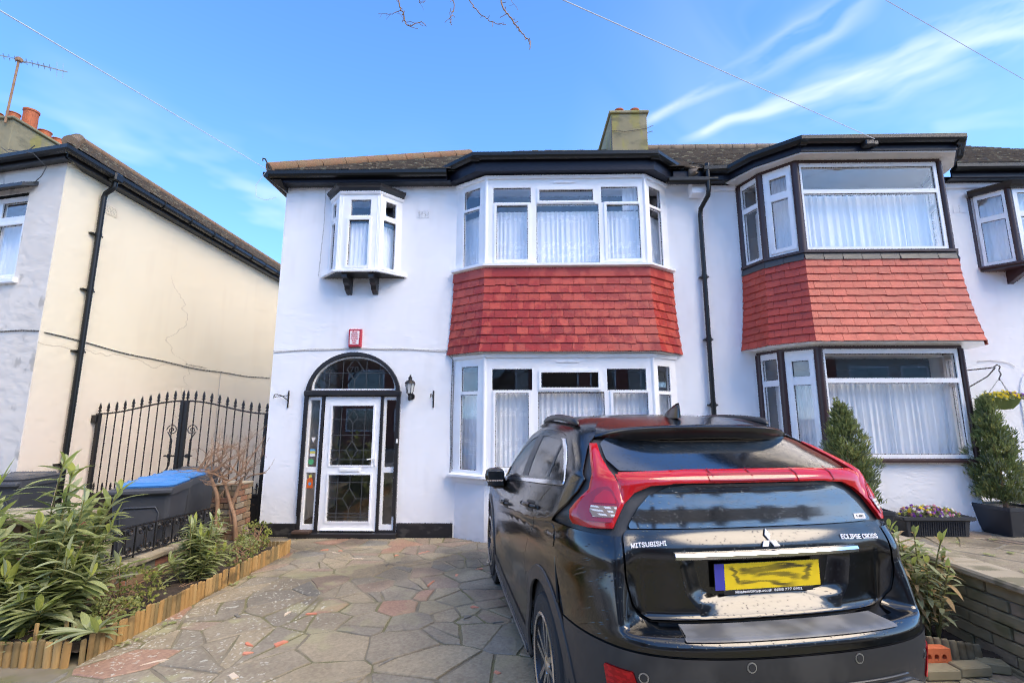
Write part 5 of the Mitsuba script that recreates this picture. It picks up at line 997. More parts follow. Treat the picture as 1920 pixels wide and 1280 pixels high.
flowers('pansies', 'yellow and purple pansies filling the hanging basket', (HX + .01, HY, HZ - .01), .26, .22, .13, 260, None, 93, ('m_leaf0', 'm_leaf1', 'm_leaf2'), lambda p, g: 'm_pet_yellow' if p[0] + g.normal(0, .04) < HX + .06 else 'm_pet_purple')
br = thing('basket_bracket', 'black scrolled iron bracket carrying the hanging basket', 'bracket')
put(br, 'arm', [tube([(6.68, YF - .01, 2.50), (6.68, YF - .01, 2.12)], .009, 5), tube([(6.70, YF - .02, 2.44), (HX - .03, HY + .03, 2.46), (HX, HY, 2.50), (HX + .03, HY - .01, 2.47), (HX + .02, HY - .0, 2.43)], .009, 6), tube([(6.70, YF - .02, 2.16), (6.88, 7.06, 2.34), (HX - .01, HY + .02, 2.46)], .008, 5), tube([(HX + .01, HY, 2.42), (HX + .035, HY, 2.36), (HX, HY, 2.30), (HX, HY, 2.27)], .008, 5)], 'm_iron', 60)
rp = thing('round_pot', 'brown round pot at the right edge by the arched door', 'planter')
put(rp, 'pot', lathe([(0, .12), (.20, .12), (.29, .35), (.30, .55), (.27, .56), (.25, .5), (0, .48)], 24, (7.30, 6.90, .16)), 'm_pot_brown', 40)
flowers('pansies', 'yellow flowers and leaves in the round pot at the right edge', (7.28, 6.88, .78), .26, .24, .16, 150, ['m_pet_yellow', 'm_pet_yellow', 'm_pet_white'], 95, ('m_leaf1', 'm_leaf2'))
# right boundary wall, edging and loose bricks
bw = thing('boundary_wall', 'weathered grey brick boundary wall with stone coping on the right', 'wall')
XB = 3.25
put(bw, 'core', [bx(XB + .02, XB + .2, 1.2, 7.2, -.1, .58)], 'm_pointing')
brick_wall(bw, (XB, 7.2), (XB, 1.9), .02, 7, MG, bl=.30, bh=.072, j=.012, th=.06, seed=7, uneven=.005)
y = 1.5; rg = np.random.default_rng(4)
while y < 7.1: put(bw, 'coping_stone', cb(XB - .05, XB + .26, y, y + .58, .605 + rg.normal(0, .003), .655 + rg.normal(0, .004), .014), 'm_coping'); y += .588
le2 = thing('log_edging', 'short leaning grey log edging by the right boundary wall', 'edging')
for i in range(9): put(le2, 'log', half_log(2.70 + i * .048, 3.57 - i * .004, 0, .055, .19 - .006 * i, .075, -.10), 'm_log_old', 50)
structure('right_bed', sheet(2.62, 3.25, 3.55, 5.6, lambda X, Y: .10 + .05 * meshkit.fbm(np.stack([X * 5, Y * 5, 0 * X], -1), 3), .06), 'm_soil', 'strip of soil between the car and the right boundary wall', smooth=True)
lb = one('loose_brick', ext(rect(0, 0, .215, .1025).difference(unary_union([Point(.05 + .057 * i, .051).buffer(.018, quad_segs=6) for i in range(3)])), .065), 'm_brick_new', 'orange-red perforated brick lying on its side by the log edging', 'brick')
def lay(k, o, u, v, mat):
    f = scene[k]['filename']; V_, F_ = meshkit.WRITTEN[f][:2]; scene[k] = mikit.ply(place(TM(V_, F_), o, nz(u), nz(v)), mat)
lay(lb, (2.62, 3.50, .125), (1, .15, -.06), (0, 0, 1), 'm_brick_new')
for lab, x, y, w, a in (('grey brick lying in front of the orange brick', 2.57, 3.34, .23, .06), ('second grey brick, right end of the loose row', 2.82, 3.38, .22, .10), ('dark brick piece under the log edging at the right', 3.02, 3.46, .16, -.3)):
    k = one('loose_brick', cb(0, w, 0, .10, 0, .062, .008), 'm_brickg1', lab, 'brick'); lay(k, (x, y, .078), (math.cos(a), math.sin(a), 0), (-math.sin(a), math.cos(a), 0), 'm_brickg1')

# ------------------------------------------------------------------ things fixed to the white house
al = thing('alarm_box', 'red alarm box with a white label above the arched door', 'alarm box')
put(al, 'case', loft([A([(-.10, 0, .0), (.10, 0, .0), (.10, 0, .30), (-.10, 0, .30)])[:, [0, 1, 2]] * A([1, 1, 1]) + A([-2.62, YF - .002, 2.825]), A([(-.088, -.065, .015), (.088, -.065, .015), (.095, -.06, .285), (-.095, -.06, .285)]) + A([-2.62, YF, 2.825])]), 'm_red_box')
put(al, 'label', hull([(-2.69, YF - .0655, 2.87), (-2.55, YF - .0655, 2.87), (-2.545, YF - .0615, 3.085), (-2.695, YF - .0615, 3.085), (-2.69, YF - .068, 2.87), (-2.55, YF - .068, 2.87), (-2.545, YF - .064, 3.085), (-2.695, YF - .064, 3.085)]), 'm_print_white')
for i, (a, b) in enumerate([(.2, .8), (.1, .9), (.15, .85), (.1, .9), (.25, .75), (.3, .7)]): z = 3.07 - i * .034; put(al, 'print', cb(-2.69 + .14 * a, -2.69 + .14 * b, YF - .071, YF - .066, z - .014, z, .0005), 'm_text_red')
ln_ = thing('wall_lantern', 'black coach lantern on the wall right of the front door', 'lantern')
lx, ly = -1.70, YF - .14
put(ln_, 'bracket', [lathe([(0, 0), (.045, 0), (.05, .02), (.03, .05), (0, .05)], 12, (0, 0, 0))], 'm_iron')
k = [q for q in scene if q.startswith(ln_ + '__bracket')][0]; scene[k] = mikit.ply(join([tube([(lx, YF - .001, 2.06), (lx, YF - .03, 2.06)], .05, 14), tube([(lx, YF - .03, 2.06), (lx, YF - .10, 2.03), (lx, ly, 2.05), (lx, ly, 2.10)], .018, 8), lathe([(0, 1.99), (.02, 2.0), (.028, 2.03), (.02, 2.06), (.035, 2.10), (0, 2.10)], 10, (lx, ly, 0))]), 'm_iron', 40)
put(ln_, 'glass', lathe([(0, 2.105), (.042, 2.105), (.068, 2.25), (0, 2.25)], 6, (lx, ly, 0)), 'm_lamp_glass')
put(ln_, 'cage', [tube([(lx + .043 * math.cos(a), ly + .043 * math.sin(a), 2.10), (lx + .07 * math.cos(a), ly + .07 * math.sin(a), 2.252)], .006, 4) for a in np.arange(6) * math.pi / 3], 'm_iron', 40)
put(ln_, 'roof', lathe([(0, 2.25), (.085, 2.25), (.082, 2.262), (.05, 2.30), (.03, 2.305), (.026, 2.325), (.034, 2.335), (.022, 2.35), (.01, 2.36), (.014, 2.375), (0, 2.39)], 12, (lx, ly, 0)), 'm_iron', 40)
for lab, x, c in (('small scrolled black bracket at the left corner of the white house', -3.62, 1), ('small black bracket on the wall right of the lantern, seen end on', -1.36, 0)):
    b = thing('basket_bracket', lab, 'bracket')
    put(b, 'back_bar', tube([(x, YF - .012, 1.89), (x, YF - .012, 2.15)], .011, 6), 'm_iron', 40)
    a = np.linspace(0, 1, 8); e = A([-.15 if c else .0, -.12 if c else -.22, 0])
    put(b, 'arm', [tube([A([x, YF - .02, 2.0]) + e * q + A([0, 0, .09 * math.sin(q * 1.8)]) for q in a] + [A([x, YF - .02, 2.03]) + e * 1.08], .007, 5), tube([A([x, YF - .02, 2.08]) + e * q - A([0, 0, .03 * q]) for q in a], .006, 5)], 'm_iron', 60)
# ------------------------------------------------------------------ the car (own coordinates: x right, y forward, z up, origin under the rear bumper)
CO, CA = A([1.135, 2.08, float(zg(3.5))]), math.radians(10.0)
cR, cFw = A([math.cos(CA), math.sin(CA), 0]), A([-math.sin(CA), math.cos(CA), 0])
def cw(v): v = np.asarray(v, float); return CO + v[:, :1] * cR + v[:, 1:2] * cFw + v[:, 2:] * A([0, 0, 1.0])
car = thing('parked_car', 'glossy black compact SUV with a full-width red tail light bar and yellow rear number plate', 'car')
OUT = A([(0, 0), (.25, .006), (.45, .028), (.60, .07), (.70, .13), (.78, .23), (.835, .36), (.872, .55), (.89, .85), (.9, 1.3), (.905, 2.0), (.9, 2.9), (.885, 3.5), (.84, 3.95), (.72, 4.2), (.45, 4.32), (.0, 4.38)])
_c = np.r_[0, np.cumsum(np.linalg.norm(np.diff(OUT, axis=0), axis=1))]
_cs = CubicSpline(_c, OUT); _d = _cs(np.linspace(0, _c[-1], 3000)); _d[:, 0] = np.clip(_d[:, 0], 0, .906); _d[:, 1] = np.maximum.accumulate(_d[:, 1])
_S = np.r_[0, np.cumsum(np.linalg.norm(np.diff(_d, axis=0), axis=1))]; SMAX = _S[-1]
pi_ = lambda a: PchipInterpolator(*zip(*a))
WZ = pi_([(.1, .84), (.2, .872), (.35, .895), (.6, .905), (.9, .905), (1.05, .895), (1.15, .878), (1.25, .853), (1.35, .815), (1.45, .768), (1.55, .712), (1.60, .672), (1.63, .63), (1.655, .56)])
YH = pi_([(.1, .30), (.25, .12), (.40, .05), (.55, .015), (.70, 0), (.745, .0), (.772, .012), (.786, .035), (.797, .15), (.82, .172), (1.0, .170), (1.07, .170), (1.09, .175), (1.16, .208), (1.25, .230), (1.335, .250), (1.36, .250), (1.388, .275), (1.40, .305), (1.43, .375), (1.48, .50), (1.54, .645), (1.60, .80), (1.63, .91), (1.655, 1.02)])
YB = pi_([(.1, .30), (.25, .12), (.40, .05), (.55, .015), (.70, 0), (.745, .0), (.80, .012), (.95, .06), (1.08, .13), (1.15, .175), (1.25, .218), (1.335, .246), (1.36, .250), (1.388, .275), (1.40, .305), (1.43, .375), (1.48, .50), (1.54, .645), (1.60, .80), (1.63, .91), (1.655, 1.02)])
YFZ = pi_([(.1, 4.2), (.3, 4.33), (.6, 4.38), (.85, 4.34), (.95, 4.2), (1.0, 3.9), (1.04, 3.35), (1.10, 3.05), (1.3, 2.66), (1.5, 2.32), (1.6, 2.12), (1.63, 2.05), (1.655, 1.97)])
def smooth01(a, b, x): t = np.clip((x - a) / (b - a), 0, 1); return t * t * (3 - 2 * t)
def SURF(s, z, off=0.0):
    s, z = np.asarray(s, float), np.asarray(z, float)
    def raw(s, z):
        q = np.clip(np.abs(s), 0, SMAX); x = np.interp(q, _S, _d[:, 0]) * np.sign(s); yo = np.interp(q, _S, _d[:, 1])
        bl = 1 - smooth01(.58, .76, np.abs(s)) ; yr = YB(z) + (YH(z) - YB(z)) * bl
        side = smooth01(.9, 1.3, q); zc = 1.27 - .14 * yo; cr = .026 * np.where(z < zc, smooth01(zc - .09, zc, z), 1 - np.clip((z - zc) / .26, 0, 1)) * side * smooth01(4.2, 3.0, q) - .022 * np.exp(-((z - .52) / .13) ** 2) * smooth01(1.5, 2.0, q) * smooth01(3.6, 3.1, q)
        return np.stack([x * WZ(z) / .905 + np.sign(s) * cr, yr + yo * (YFZ(z) - yr) / 4.38, z], -1)
    p = raw(s, z)
    h = 1.5e-3; n = np.cross(raw(s + h, z) - raw(s - h, z), raw(s, z + h) - raw(s, z - h)); n = n / (np.linalg.norm(n, axis=-1, keepdims=True) + 1e-12)
    return p + n * (off[..., None] if np.ndim(off) else off), n
def sX(x, z): xo = np.clip(np.abs(x) * .905 / WZ(z), 0, .903); return np.sign(x) * np.interp(xo, _d[:1900, 0], _S[:1900])
def sY(y, z, left=True): yr = YB(z); yo = (np.asarray(y) - yr) * 4.38 / (YFZ(z) - yr); return (-1 if left else 1) * np.interp(yo, _d[:, 1], _S)
def pX(pts): return [(float(sX(x, z)), z) for x, z in LineString(pts).segmentize(.04).coords]
def pY(pts, left=True): return [(float(sY(y, z, left)), z) for y, z in LineString(pts).segmentize(.04).coords]
def poly(pts): p = Polygon(pts); return p if p.is_valid else p.buffer(0)
def rounded(p, r): return p.buffer(-r).buffer(2 * r).buffer(-r) if r else p
def plyn(key, v, f, n, mat): 
    path = meshkit.write_ply((v, f), normals=n); scene[key] = {'type': 'ply', 'filename': path, 'face_normals': False, 'bsdf': {'type': 'ref', 'id': mat}}
def cpoly(pg, cell=.035):
    """an even triangulation of a polygon -> (2-d vertices, faces)"""
    x0, y0, x1, y1 = pg.bounds; V, Fc, idx = [], [], {}
    import shapely
    pre = shapely.prepared.prep(pg)
    for i in range(int((x1 - x0) / cell) + 1):
        for j in range(int((y1 - y0) / cell) + 1):
            b = sbox(x0 + i * cell, y0 + j * cell, x0 + (i + 1) * cell, y0 + (j + 1) * cell)
            if pre.contains(b): gs = [b]
            elif pre.intersects(b): gs = polys(pg.intersection(b))
            else: continue
            for g in gs:
                if len(g.interiors) == 0 and len(g.exterior.coords) == 5 and g.area > cell * cell * .999: v, f = A(g.exterior.coords[:-1]), A([[0, 1, 2], [0, 2, 3]]) ; f = f if g.exterior.is_ccw else f[:, ::-1]
                else:
                    try: v, f = trimesh.creation.triangulate_polygon(g, engine='earcut'); v, f = A(v), A(f)
                    except Exception: continue
                    if len(f) == 0: continue
                    e = np.cross(v[f[:, 1]] - v[f[:, 0]], v[f[:, 2]] - v[f[:, 0]]); f = np.where(e[:, None] > 0, f, f[:, ::-1])
                ids = []
                for q in v:
                    key = (round(q[0], 5), round(q[1], 5))
                    if key not in idx: idx[key] = len(V); V.append(q)
                    ids.append(idx[key])
                Fc.append(A(ids)[f])
    return A(V), np.vstack(Fc)
def panel(name, pg, mat, off=0.0, thick=.016, parent=None, label=None, cell=.035, crown=0.0, rim=.004):
    """one body panel: the polygon lifted onto the body surface, its edges turned in"""
    parent = parent or car; k = num(f'{parent}__{name}')
    vs, fs, ns, o = [], [], [], 0
    for g in polys(pg):
        g = g.segmentize(.03); V2, F2 = cpoly(g, cell); of = off
        if crown: dist = A([g.exterior.distance(Point(q)) for q in V2]); of = off + crown * np.sqrt(np.clip(dist / .06, 0, 1)) 
        p, n = SURF(V2[:, 0], V2[:, 1], of)
        if crown:
            m = TM(p, F2); nn = A(m.vertex_normals); nn *= np.sign((nn * n).sum(1, keepdims=True) + 1e-9); n = nn
        vs.append(p); ns.append(n); fs.append(F2 + o); o += len(p)
        for ring in [g.exterior, *g.interiors]:
            c = A(ring.coords[:-1]); m = len(c); a, na = SURF(c[:, 0], c[:, 1], off); b, _ = SURF(c[:, 0], c[:, 1], off - thick)
            t = np.roll(c, -1, 0) - np.roll(c, 1, 0); ta = np.roll(a, -1, 0) - np.roll(a, 1, 0); sd = np.cross(ta, na); sd /= np.linalg.norm(sd, axis=1, keepdims=True) + 1e-12
            vs += [a, b]; ns += [nzr(na + sd), sd]; i = np.arange(m); j = (i + 1) % m
            fs += [np.stack([i, i + m, j + m], 1) + o, np.stack([i, j + m, j], 1) + o]; o += 2 * m
    if not vs: print('empty panel', name, pg.geom_type); return None
    plyn(k, cw(np.vstack(vs)), np.vstack(fs), rotn(np.vstack(ns)), mat)
    if label: labels[k] = {'label': label}
    return k
def nzr(v): return v / (np.linalg.norm(v, axis=-1, keepdims=True) + 1e-12)
def rotn(n): return n[:, :1] * cR + n[:, 1:2] * cFw + n[:, 2:] * A([0, 0, 1.0])
def cput(name, mesh, mat, smooth=False, parent=None, label=None):
    if isinstance(mesh, list): mesh = join(mesh)
    return put(parent or car, name, TM(cw(mesh.vertices), mesh.faces), mat, smooth, label)
def mir(pg): return affinity.scale(pg, -1, 1, origin=(0, 0))
RW, FWY, WR = .86, 3.50, .355                                      # wheel centres and radius
# inner shell and roof
zs = np.r_[np.linspace(.20, 1.6, 70), 1.615, 1.63, 1.645, 1.655]; ss = np.linspace(-SMAX, SMAX, 331)
_ms, _mz = np.meshgrid(ss, zs); G = SURF(_ms, _mz, -.019 - .07 * (smooth01(.60, .50, np.abs(_ms)) * smooth01(.76, .80, _mz) * smooth01(1.12, 1.08, _mz)))[0]; ns_ = len(ss); f = []
for j in range(len(zs) - 1):
    for i in range(ns_ - 1):
        c = (G[j, i] + G[j + 1, i + 1]) / 2
        if any(math.hypot(c[1] - y, c[2] - .35) < .44 and abs(c[0]) > .6 for y in (RW, FWY)): continue
        a = j * ns_ + i; f += [(a, a + 1, a + ns_ + 1), (a, a + ns_ + 1, a + ns_)]
shell = TM(G.reshape(-1, 3), f)
floor_ = bx(-.70, .70, .40, 4.0, .2, .24)
tubw = [tube([(sx * .55, y, .36), (sx * .86, y, .36)], .43, 24) for sx in (-1, 1) for y in (RW, FWY)]
cput('inner_shell', [shell, floor_], 'm_plastic', 30)
cput('wheel_housing', [TM(m.vertices, m.faces) for m in tubw], 'm_tyre', 30)
ring = SURF(ss, np.full_like(ss, 1.575))[0]; top = SURF(ss, np.full_like(ss, 1.60))[0]
rows = [SURF(ss, np.full_like(ss, z))[0] for z in (1.585, 1.60, 1.615, 1.63, 1.645, 1.655)]
cen = A([0, 1.52, 0]); last = rows[-1]
def crownz(q, r): return 1.655 + .027 * (1 - r ** 2.0)
for r in np.linspace(.94, .04, 18): q = cen + (last - cen) * r; q[:, 2] = crownz(q, r); rows.append(q)
m_ = len(rows); V_ = np.vstack(rows); f = []
for j in range(m_ - 1):
    for i in range(ns_ - 1): a = j * ns_ + i; f += [(a, a + 1, a + ns_ + 1), (a, a + ns_ + 1, a + ns_)]
roofk = cput('roof', TM(V_, f), 'm_paint', True)
# bumper, lower cladding, upper painted part with the corners
ARCH = lambda y, r=.435: Point(y, .36).buffer(r, quad_segs=16)
def side_poly(pts, left, cut=True):
    p = poly(pts)
    if cut: p = p.difference(ARCH(RW)).difference(ARCH(FWY))
    g = [poly(pY(list(q.exterior.coords), left)) for q in polys(p)]
    return unary_union([q if q.is_valid else q.buffer(0) for q in g])
def both_sides(name, pts, mat, **k):
    for left in (True, False): panel(name, side_poly(pts, left), mat, **k)
bl_, br__ = float(sY(.46, .5)), float(sY(.46, .5, False))
clad = poly([(bl_, .24), (br__, .24), (float(sY(.47, .62, False)), .62), (float(sY(.50, .728, False)), .728)] + [(x, .728 - .012 * math.cos(x * 2)) for x in np.linspace(.85, -.85, 40)] + [(float(sY(.50, .728)), .728), (float(sY(.47, .62)), .62)])
clad = clad.difference(unary_union([side_poly([(0, 0), (.9, 0), (.9, .9), (0, .9)], l, False).intersection(poly(pY(list(ARCH(RW, .44).exterior.coords), l)).buffer(0)) for l in (True, False)]))
panel('bumper_cladding', clad, 'm_plastic', off=.004)
HB = .797
hat_open = poly([(-.565, .797), (.565, .797), (.606, .815), (.648, .865), (.681, .965), (.692, 1.06), (.697, 1.17), (-.697, 1.17), (-.692, 1.06), (-.681, .965), (-.648, .865), (-.606, .815)])
hat_open = rounded(hat_open, .03)
up_l = [(float(sY(.50, .735)), .735)] + [(x, .735 - .012 * math.cos(x * 2)) for x in np.linspace(-.85, .85, 40)] + [(float(sY(.50, .735, False)), .735)]
quarter = lambda left: [(float(sY(y, z, left)), z) for y, z in [(.53, .80), (.62, .95), (.66, 1.13)]]
ubump = poly(up_l + quarter(False) + pX([(.80, 1.135), (.66, 1.135), (.60, .90), (.0, .9)]) + pX([(0, .9), (-.60, .90), (-.66, 1.135), (-.80, 1.135)]) + quarter(True)[::-1]).buffer(0)
ubump = ubump.difference(poly(pY(list(ARCH(RW, .44).exterior.coords), True)).buffer(0)).difference(poly(pY(list(ARCH(RW, .44).exterior.coords), False)).buffer(0)).difference(hat_open.buffer(.006)).difference(sbox(-.55, HB + .004, .55, 1.3))
panel('bumper', ubump, 'm_paint', cell=.022)
panel('bumper_step', rounded(poly([(-.50, .775), (.50, .775), (.46, .7945), (-.46, .7945)]), .004), 'm_step', off=.004, thick=.006, cell=.01)
panel('skid_trim', rounded(poly([(-.62, .40), (.62, .40), (.60, .545), (.52, .575), (-.52, .575), (-.60, .545)]), .02).difference(rounded(poly([(-.42, .42), (.42, .42), (.38, .50), (-.38, .50)]), .015)), 'm_silver', off=.018)
panel('skid_trim', poly([(-.50, .592), (.50, .592), (.50, .602), (-.50, .602)]), 'm_plastic', off=.012, label='thin raised edge above the silver trim')
for s in (-.66, -.24, .24, .66):
    for nm, r, of, mt in (('parking_sensor', .020, .007, 'm_plastic'),): 
        k = panel(nm, Point(s, .690 - .05 * (abs(s) > .5)).buffer(r), 'm_silver', off=.006, thick=.006); panel('face', Point(s, .690 - .05 * (abs(s) > .5)).buffer(r * .72), 'm_plastic', off=.008, thick=.004, parent=k)
for s in (-1, 1): panel('rear_reflector', rounded(poly([(s * .66, .545), (s * .70, .655), (s * .83, .655), (s * .80, .535), (s * .72, .52)]), .01), 'm_reflector', off=.010)
# hatch with number plate recess
W_L = [(-.665, 1.165), (-.61, 1.25), (-.56, 1.303), (-.47, 1.336), (-.36, 1.347), (0, 1.349), (.36, 1.347), (.47, 1.336), (.56, 1.303), (.61, 1.25), (.665, 1.165)]
hatch = poly([(-.56, .803), (.56, .803), (.60, .82), (.642, .868), (.675, .965), (.686, 1.06), (.690, 1.160), (-.690, 1.160), (-.686, 1.06), (-.675, .965), (-.642, .868), (-.60, .82)])
hatch = rounded(hatch, .03)
rec_o = rounded(poly([(-.435, 1.052), (.435, 1.052), (.40, .90), (.34, .822), (.28, .812), (-.28, .812), (-.34, .822), (-.40, .90)]), .025)
rec_i = rounded(poly([(-.35, 1.046), (.35, 1.046), (.305, .905), (.28, .885), (-.28, .885), (-.305, .905)]), .02)
panel('hatch', hatch.difference(rec_o), 'm_paint', cell=.03)
def ring_loft(p0, p1, o0, o1, n=140):
    t = np.linspace(0, 1, n, endpoint=False); a = A([p0.exterior.interpolate(q, normalized=True).coords[0] for q in t]); c1 = A(p0.centroid.coords[0]); b = []
    for q in a:
        d = q - c1; hit = p1.exterior.intersection(LineString([c1, c1 + d * 3])); h = hit if hit.geom_type == 'Point' else list(hit.geoms)[-1]; b.append((h.x, h.y))
    b = A(b); k = 5; rs = []
    for i in range(k): e = i / (k - 1); q = a + (b - a) * e; rs.append(SURF(q[:, 0], q[:, 1], o0 + (o1 - o0) * (e * e * (3 - 2 * e)))[0])
    V = np.vstack(rs); f = []
    for i in range(k - 1):
        for j in range(n): x = (i * n + j, i * n + (j + 1) % n, (i + 1) * n + (j + 1) % n, (i + 1) * n + j); f += [(x[0], x[1], x[2]), (x[0], x[2], x[3])]
    return TM(V, f)
rec_ring = ring_loft(rec_o, rec_i, 0.0, -.042)
cput('plate_surround', rec_ring, 'm_paint', 60)
panel('plate_recess', rec_i.buffer(.004), 'm_paint', off=-.042, thick=.004)
cput('plate_trim_bar', [profile_along([(*SURF(x, 1.062, .012)[0][:2], SURF(x, 1.062, .012)[0][2]) for x in np.linspace(-.455, .455, 19)], [(-.02, -.015), (.012, -.013), (.016, 0), (.010, .012), (-.02, .014)])], 'm_chrome', 40)
def on_hatch(mesh, x, z, off, slope=.10):
    """a flat mesh (x right, y up, z out) set against the hatch at height z"""
    p, n = SURF(float(sX(x, z)), z, off); u = A([1.0, 0, 0]) - n * n[0]; u = nz(u); v = np.cross(n, u); w = mesh.vertices
    return TM(p + w[:, :1] * u + w[:, 1:2] * v + w[:, 2:] * n, mesh.faces)
pl = cput('number_plate', on_hatch(cb(-.26, .26, -.056, .056, -.006, .0, .002), .0, .962, -.022), 'm_text_black', label='yellow rear number plate with smeared characters')
q = on_hatch(TM([[-.212, -.0545, .001], [.259, -.0545, .001], [.259, .0545, .001], [-.212, .0545, .001]], [[0, 1, 2], [0, 2, 3]]), .0, .962, -.022); kk = num(pl + '__plate_face')
scene[kk] = mikit.ply(TM(cw(q.vertices), q.faces), 'm_plate', False, uv=A([[0, 0], [1, 0], [1, 1], [0, 1.0]]))
cput('country_band', on_hatch(rect_mesh := TM([[-.259, -.0545, .001], [-.2125, -.0545, .001], [-.2125, .0545, .001], [-.259, .0545, .001]], [[0, 1, 2], [0, 2, 3]]), .0, .962, -.022), 'm_plate_blue', parent=pl)
def on_plane(v, x, z, off):
    p, n = SURF(float(sX(x, z)), z, off); return -(n[0] * (v[:, 0] - p[0])) / n[1]
def words(name, txt, x, z, h, mat, off, bold=True, parent=None, width=None, depth=.003, wrap=False):
    m = meshkit.text_mesh(txt, h, depth, bold); w = np.ptp(m.vertices[:, 0])
    if width: m.vertices[:, 0] *= width / w
    m.vertices[:, 0] -= (m.vertices[:, 0].min() + m.vertices[:, 0].max()) / 2; m = on_hatch(m, x, z, off)
    if wrap: ref, _ = SURF(sX(m.vertices[:, 0], m.vertices[:, 2]), m.vertices[:, 2]); c0 = SURF(float(sX(x, z)), z)[0]; m.vertices[:, 1] += ref[:, 1] - (SURF(np.full(len(m.vertices), float(sX(x, z))), m.vertices[:, 2])[0][:, 1]) - (on_plane(m.vertices, x, z, off))
    cput(name, m, mat, parent=parent)
words('country_letters', 'GB', -.236, .925, .018, 'm_text_white', -.0205, parent=pl, depth=.001)
cput('dealer_strip', on_hatch(cb(-.22, .22, -.009, .009, 0, .003, .001), .0, .8965, -.024), 'm_text_black', parent=pl)
words('dealer_letters', 'MastersGroup.co.uk  0208 777 0901', .0, .8925, .010, 'm_text_white', -.0208, parent=pl, width=.33, depth=.001)
words('maker_letters', 'MITSUBISHI', -.55, 1.096, .019, 'm_badge_letters', .0015, width=.160, wrap=True)
words('model_letters', 'ECLIPSE CROSS', .50, 1.094, .020, 'm_badge_letters', .0015, width=.225, wrap=True)
def diamond(a, L, w): c, s = math.cos(a), math.sin(a); d, n_ = A([c, s]), A([-s, c]); return Polygon([(0, 0), tuple(d * L / 2 + n_ * w), tuple(d * L), tuple(d * L / 2 - n_ * w)])
em = join([ext(diamond(a, .052, .0145).buffer(-.0006), .006) for a in (math.pi / 2, math.pi * 7 / 6, math.pi * 11 / 6)])
cput('badge', on_hatch(em, .01, 1.108, .002), 'm_badge', label='badge of three chrome diamonds')
# rear windows, light bar, lamps
panel('lower_rear_window', rounded(poly(W_L), .012), 'm_car_glass', off=-.002)
k = cput('window_sticker', on_hatch(cb(-.038, .038, -.012, .012, 0, .001, .0003), .56, 1.185, .0), 'm_print_white')
words('letters', 'S-AWC', .56, 1.180, .010, 'm_text_black', .0015, parent=k, depth=.0006)
bar = poly(pX([(-.635, 1.352), (-.3, 1.356), (.3, 1.356), (.635, 1.352), (.625, 1.392), (.3, 1.403), (-.3, 1.403), (-.625, 1.392), (-.635, 1.352)]))
tri = lambda s: poly(pX([(s * .628, 1.385), (s * .40, 1.352), (s * .50, 1.345), (s * .575, 1.312), (s * .630, 1.262), (s * .640, 1.385)]))
lb_ = panel('tail_light_bar', unary_union([bar.buffer(0), tri(-1).buffer(0), tri(1).buffer(0)]).buffer(.001), 'm_lens_red', off=.008, cell=.02, crown=.008)
panel('stop_lamp', poly(pX([(-.22, 1.362), (.22, 1.362), (.22, 1.385), (-.22, 1.385), (-.22, 1.362)])), 'm_lens_deep', off=.0165, thick=.003, parent=lb_, cell=.02)
for x in (-.20, .0, .24, .44): panel('joint', poly(pX([(x, 1.357), (x + .006, 1.357), (x + .004, 1.401), (x - .002, 1.401), (x, 1.357)])), 'm_lens_deep', off=.0172, thick=.003, parent=lb_, cell=.02)
for left in (True, False):
    s = -1 if left else 1; y_ = lambda y, z: (float(sY(y, z, left)), z)
    k_ = 1 if left else -1; LP = lambda q: rounded(poly([(k_ * a, b) for a, b in q]), .005)
    tl = panel('tail_light', LP([(-.905, 1.514), (-.943, 1.433), (-.953, 1.356), (-.942, 1.315), (-.990, 1.285), (-1.05, 1.245), (-1.091, 1.212), (-1.083, 1.175), (-1.05, 1.157), (-.90, 1.155), (-.742, 1.163), (-.732, 1.18), (-.683, 1.265), (-.715, 1.32), (-.741, 1.356), (-.790, 1.40), (-.818, 1.45), (-.822, 1.514)]), 'm_lens_red', off=.007, crown=.010, cell=.02)
    panel('lamp_bowl', LP([(-.985, 1.255), (-.93, 1.29), (-.86, 1.325), (-.79, 1.335), (-.755, 1.315), (-.71, 1.262), (-.75, 1.185), (-.95, 1.180), (-1.0, 1.20)]), 'm_lens_deep', off=.0172, thick=.003, parent=tl, cell=.02)
    panel('clear_lens', LP([(-.884, 1.248), (-.72, 1.252), (-.735, 1.205), (-.86, 1.200), (-.89, 1.225)]), 'm_lens_clear', off=.0195, thick=.003, parent=tl, cell=.02)
    panel('upper_lens', LP([(-.875, 1.258), (-.722, 1.262), (-.765, 1.312), (-.81, 1.318), (-.86, 1.285)]), 'm_lens_red', off=.0195, thick=.003, parent=tl, cell=.02)
    panel('lens_edge', LP([(-1.055, 1.160), (-.745, 1.168), (-.745, 1.163), (-1.05, 1.155)]), 'm_lens_deep', off=.0165, thick=.003, parent=tl, cell=.02)
UG = poly([(-.72, 1.404), (.72, 1.404), (.785, 1.45), (.79, 1.52), (.66, 1.575), (-.66, 1.575), (-.79, 1.52), (-.785, 1.45)])
panel('upper_rear_window', rounded(UG, .015), 'm_car_glass', off=.0)
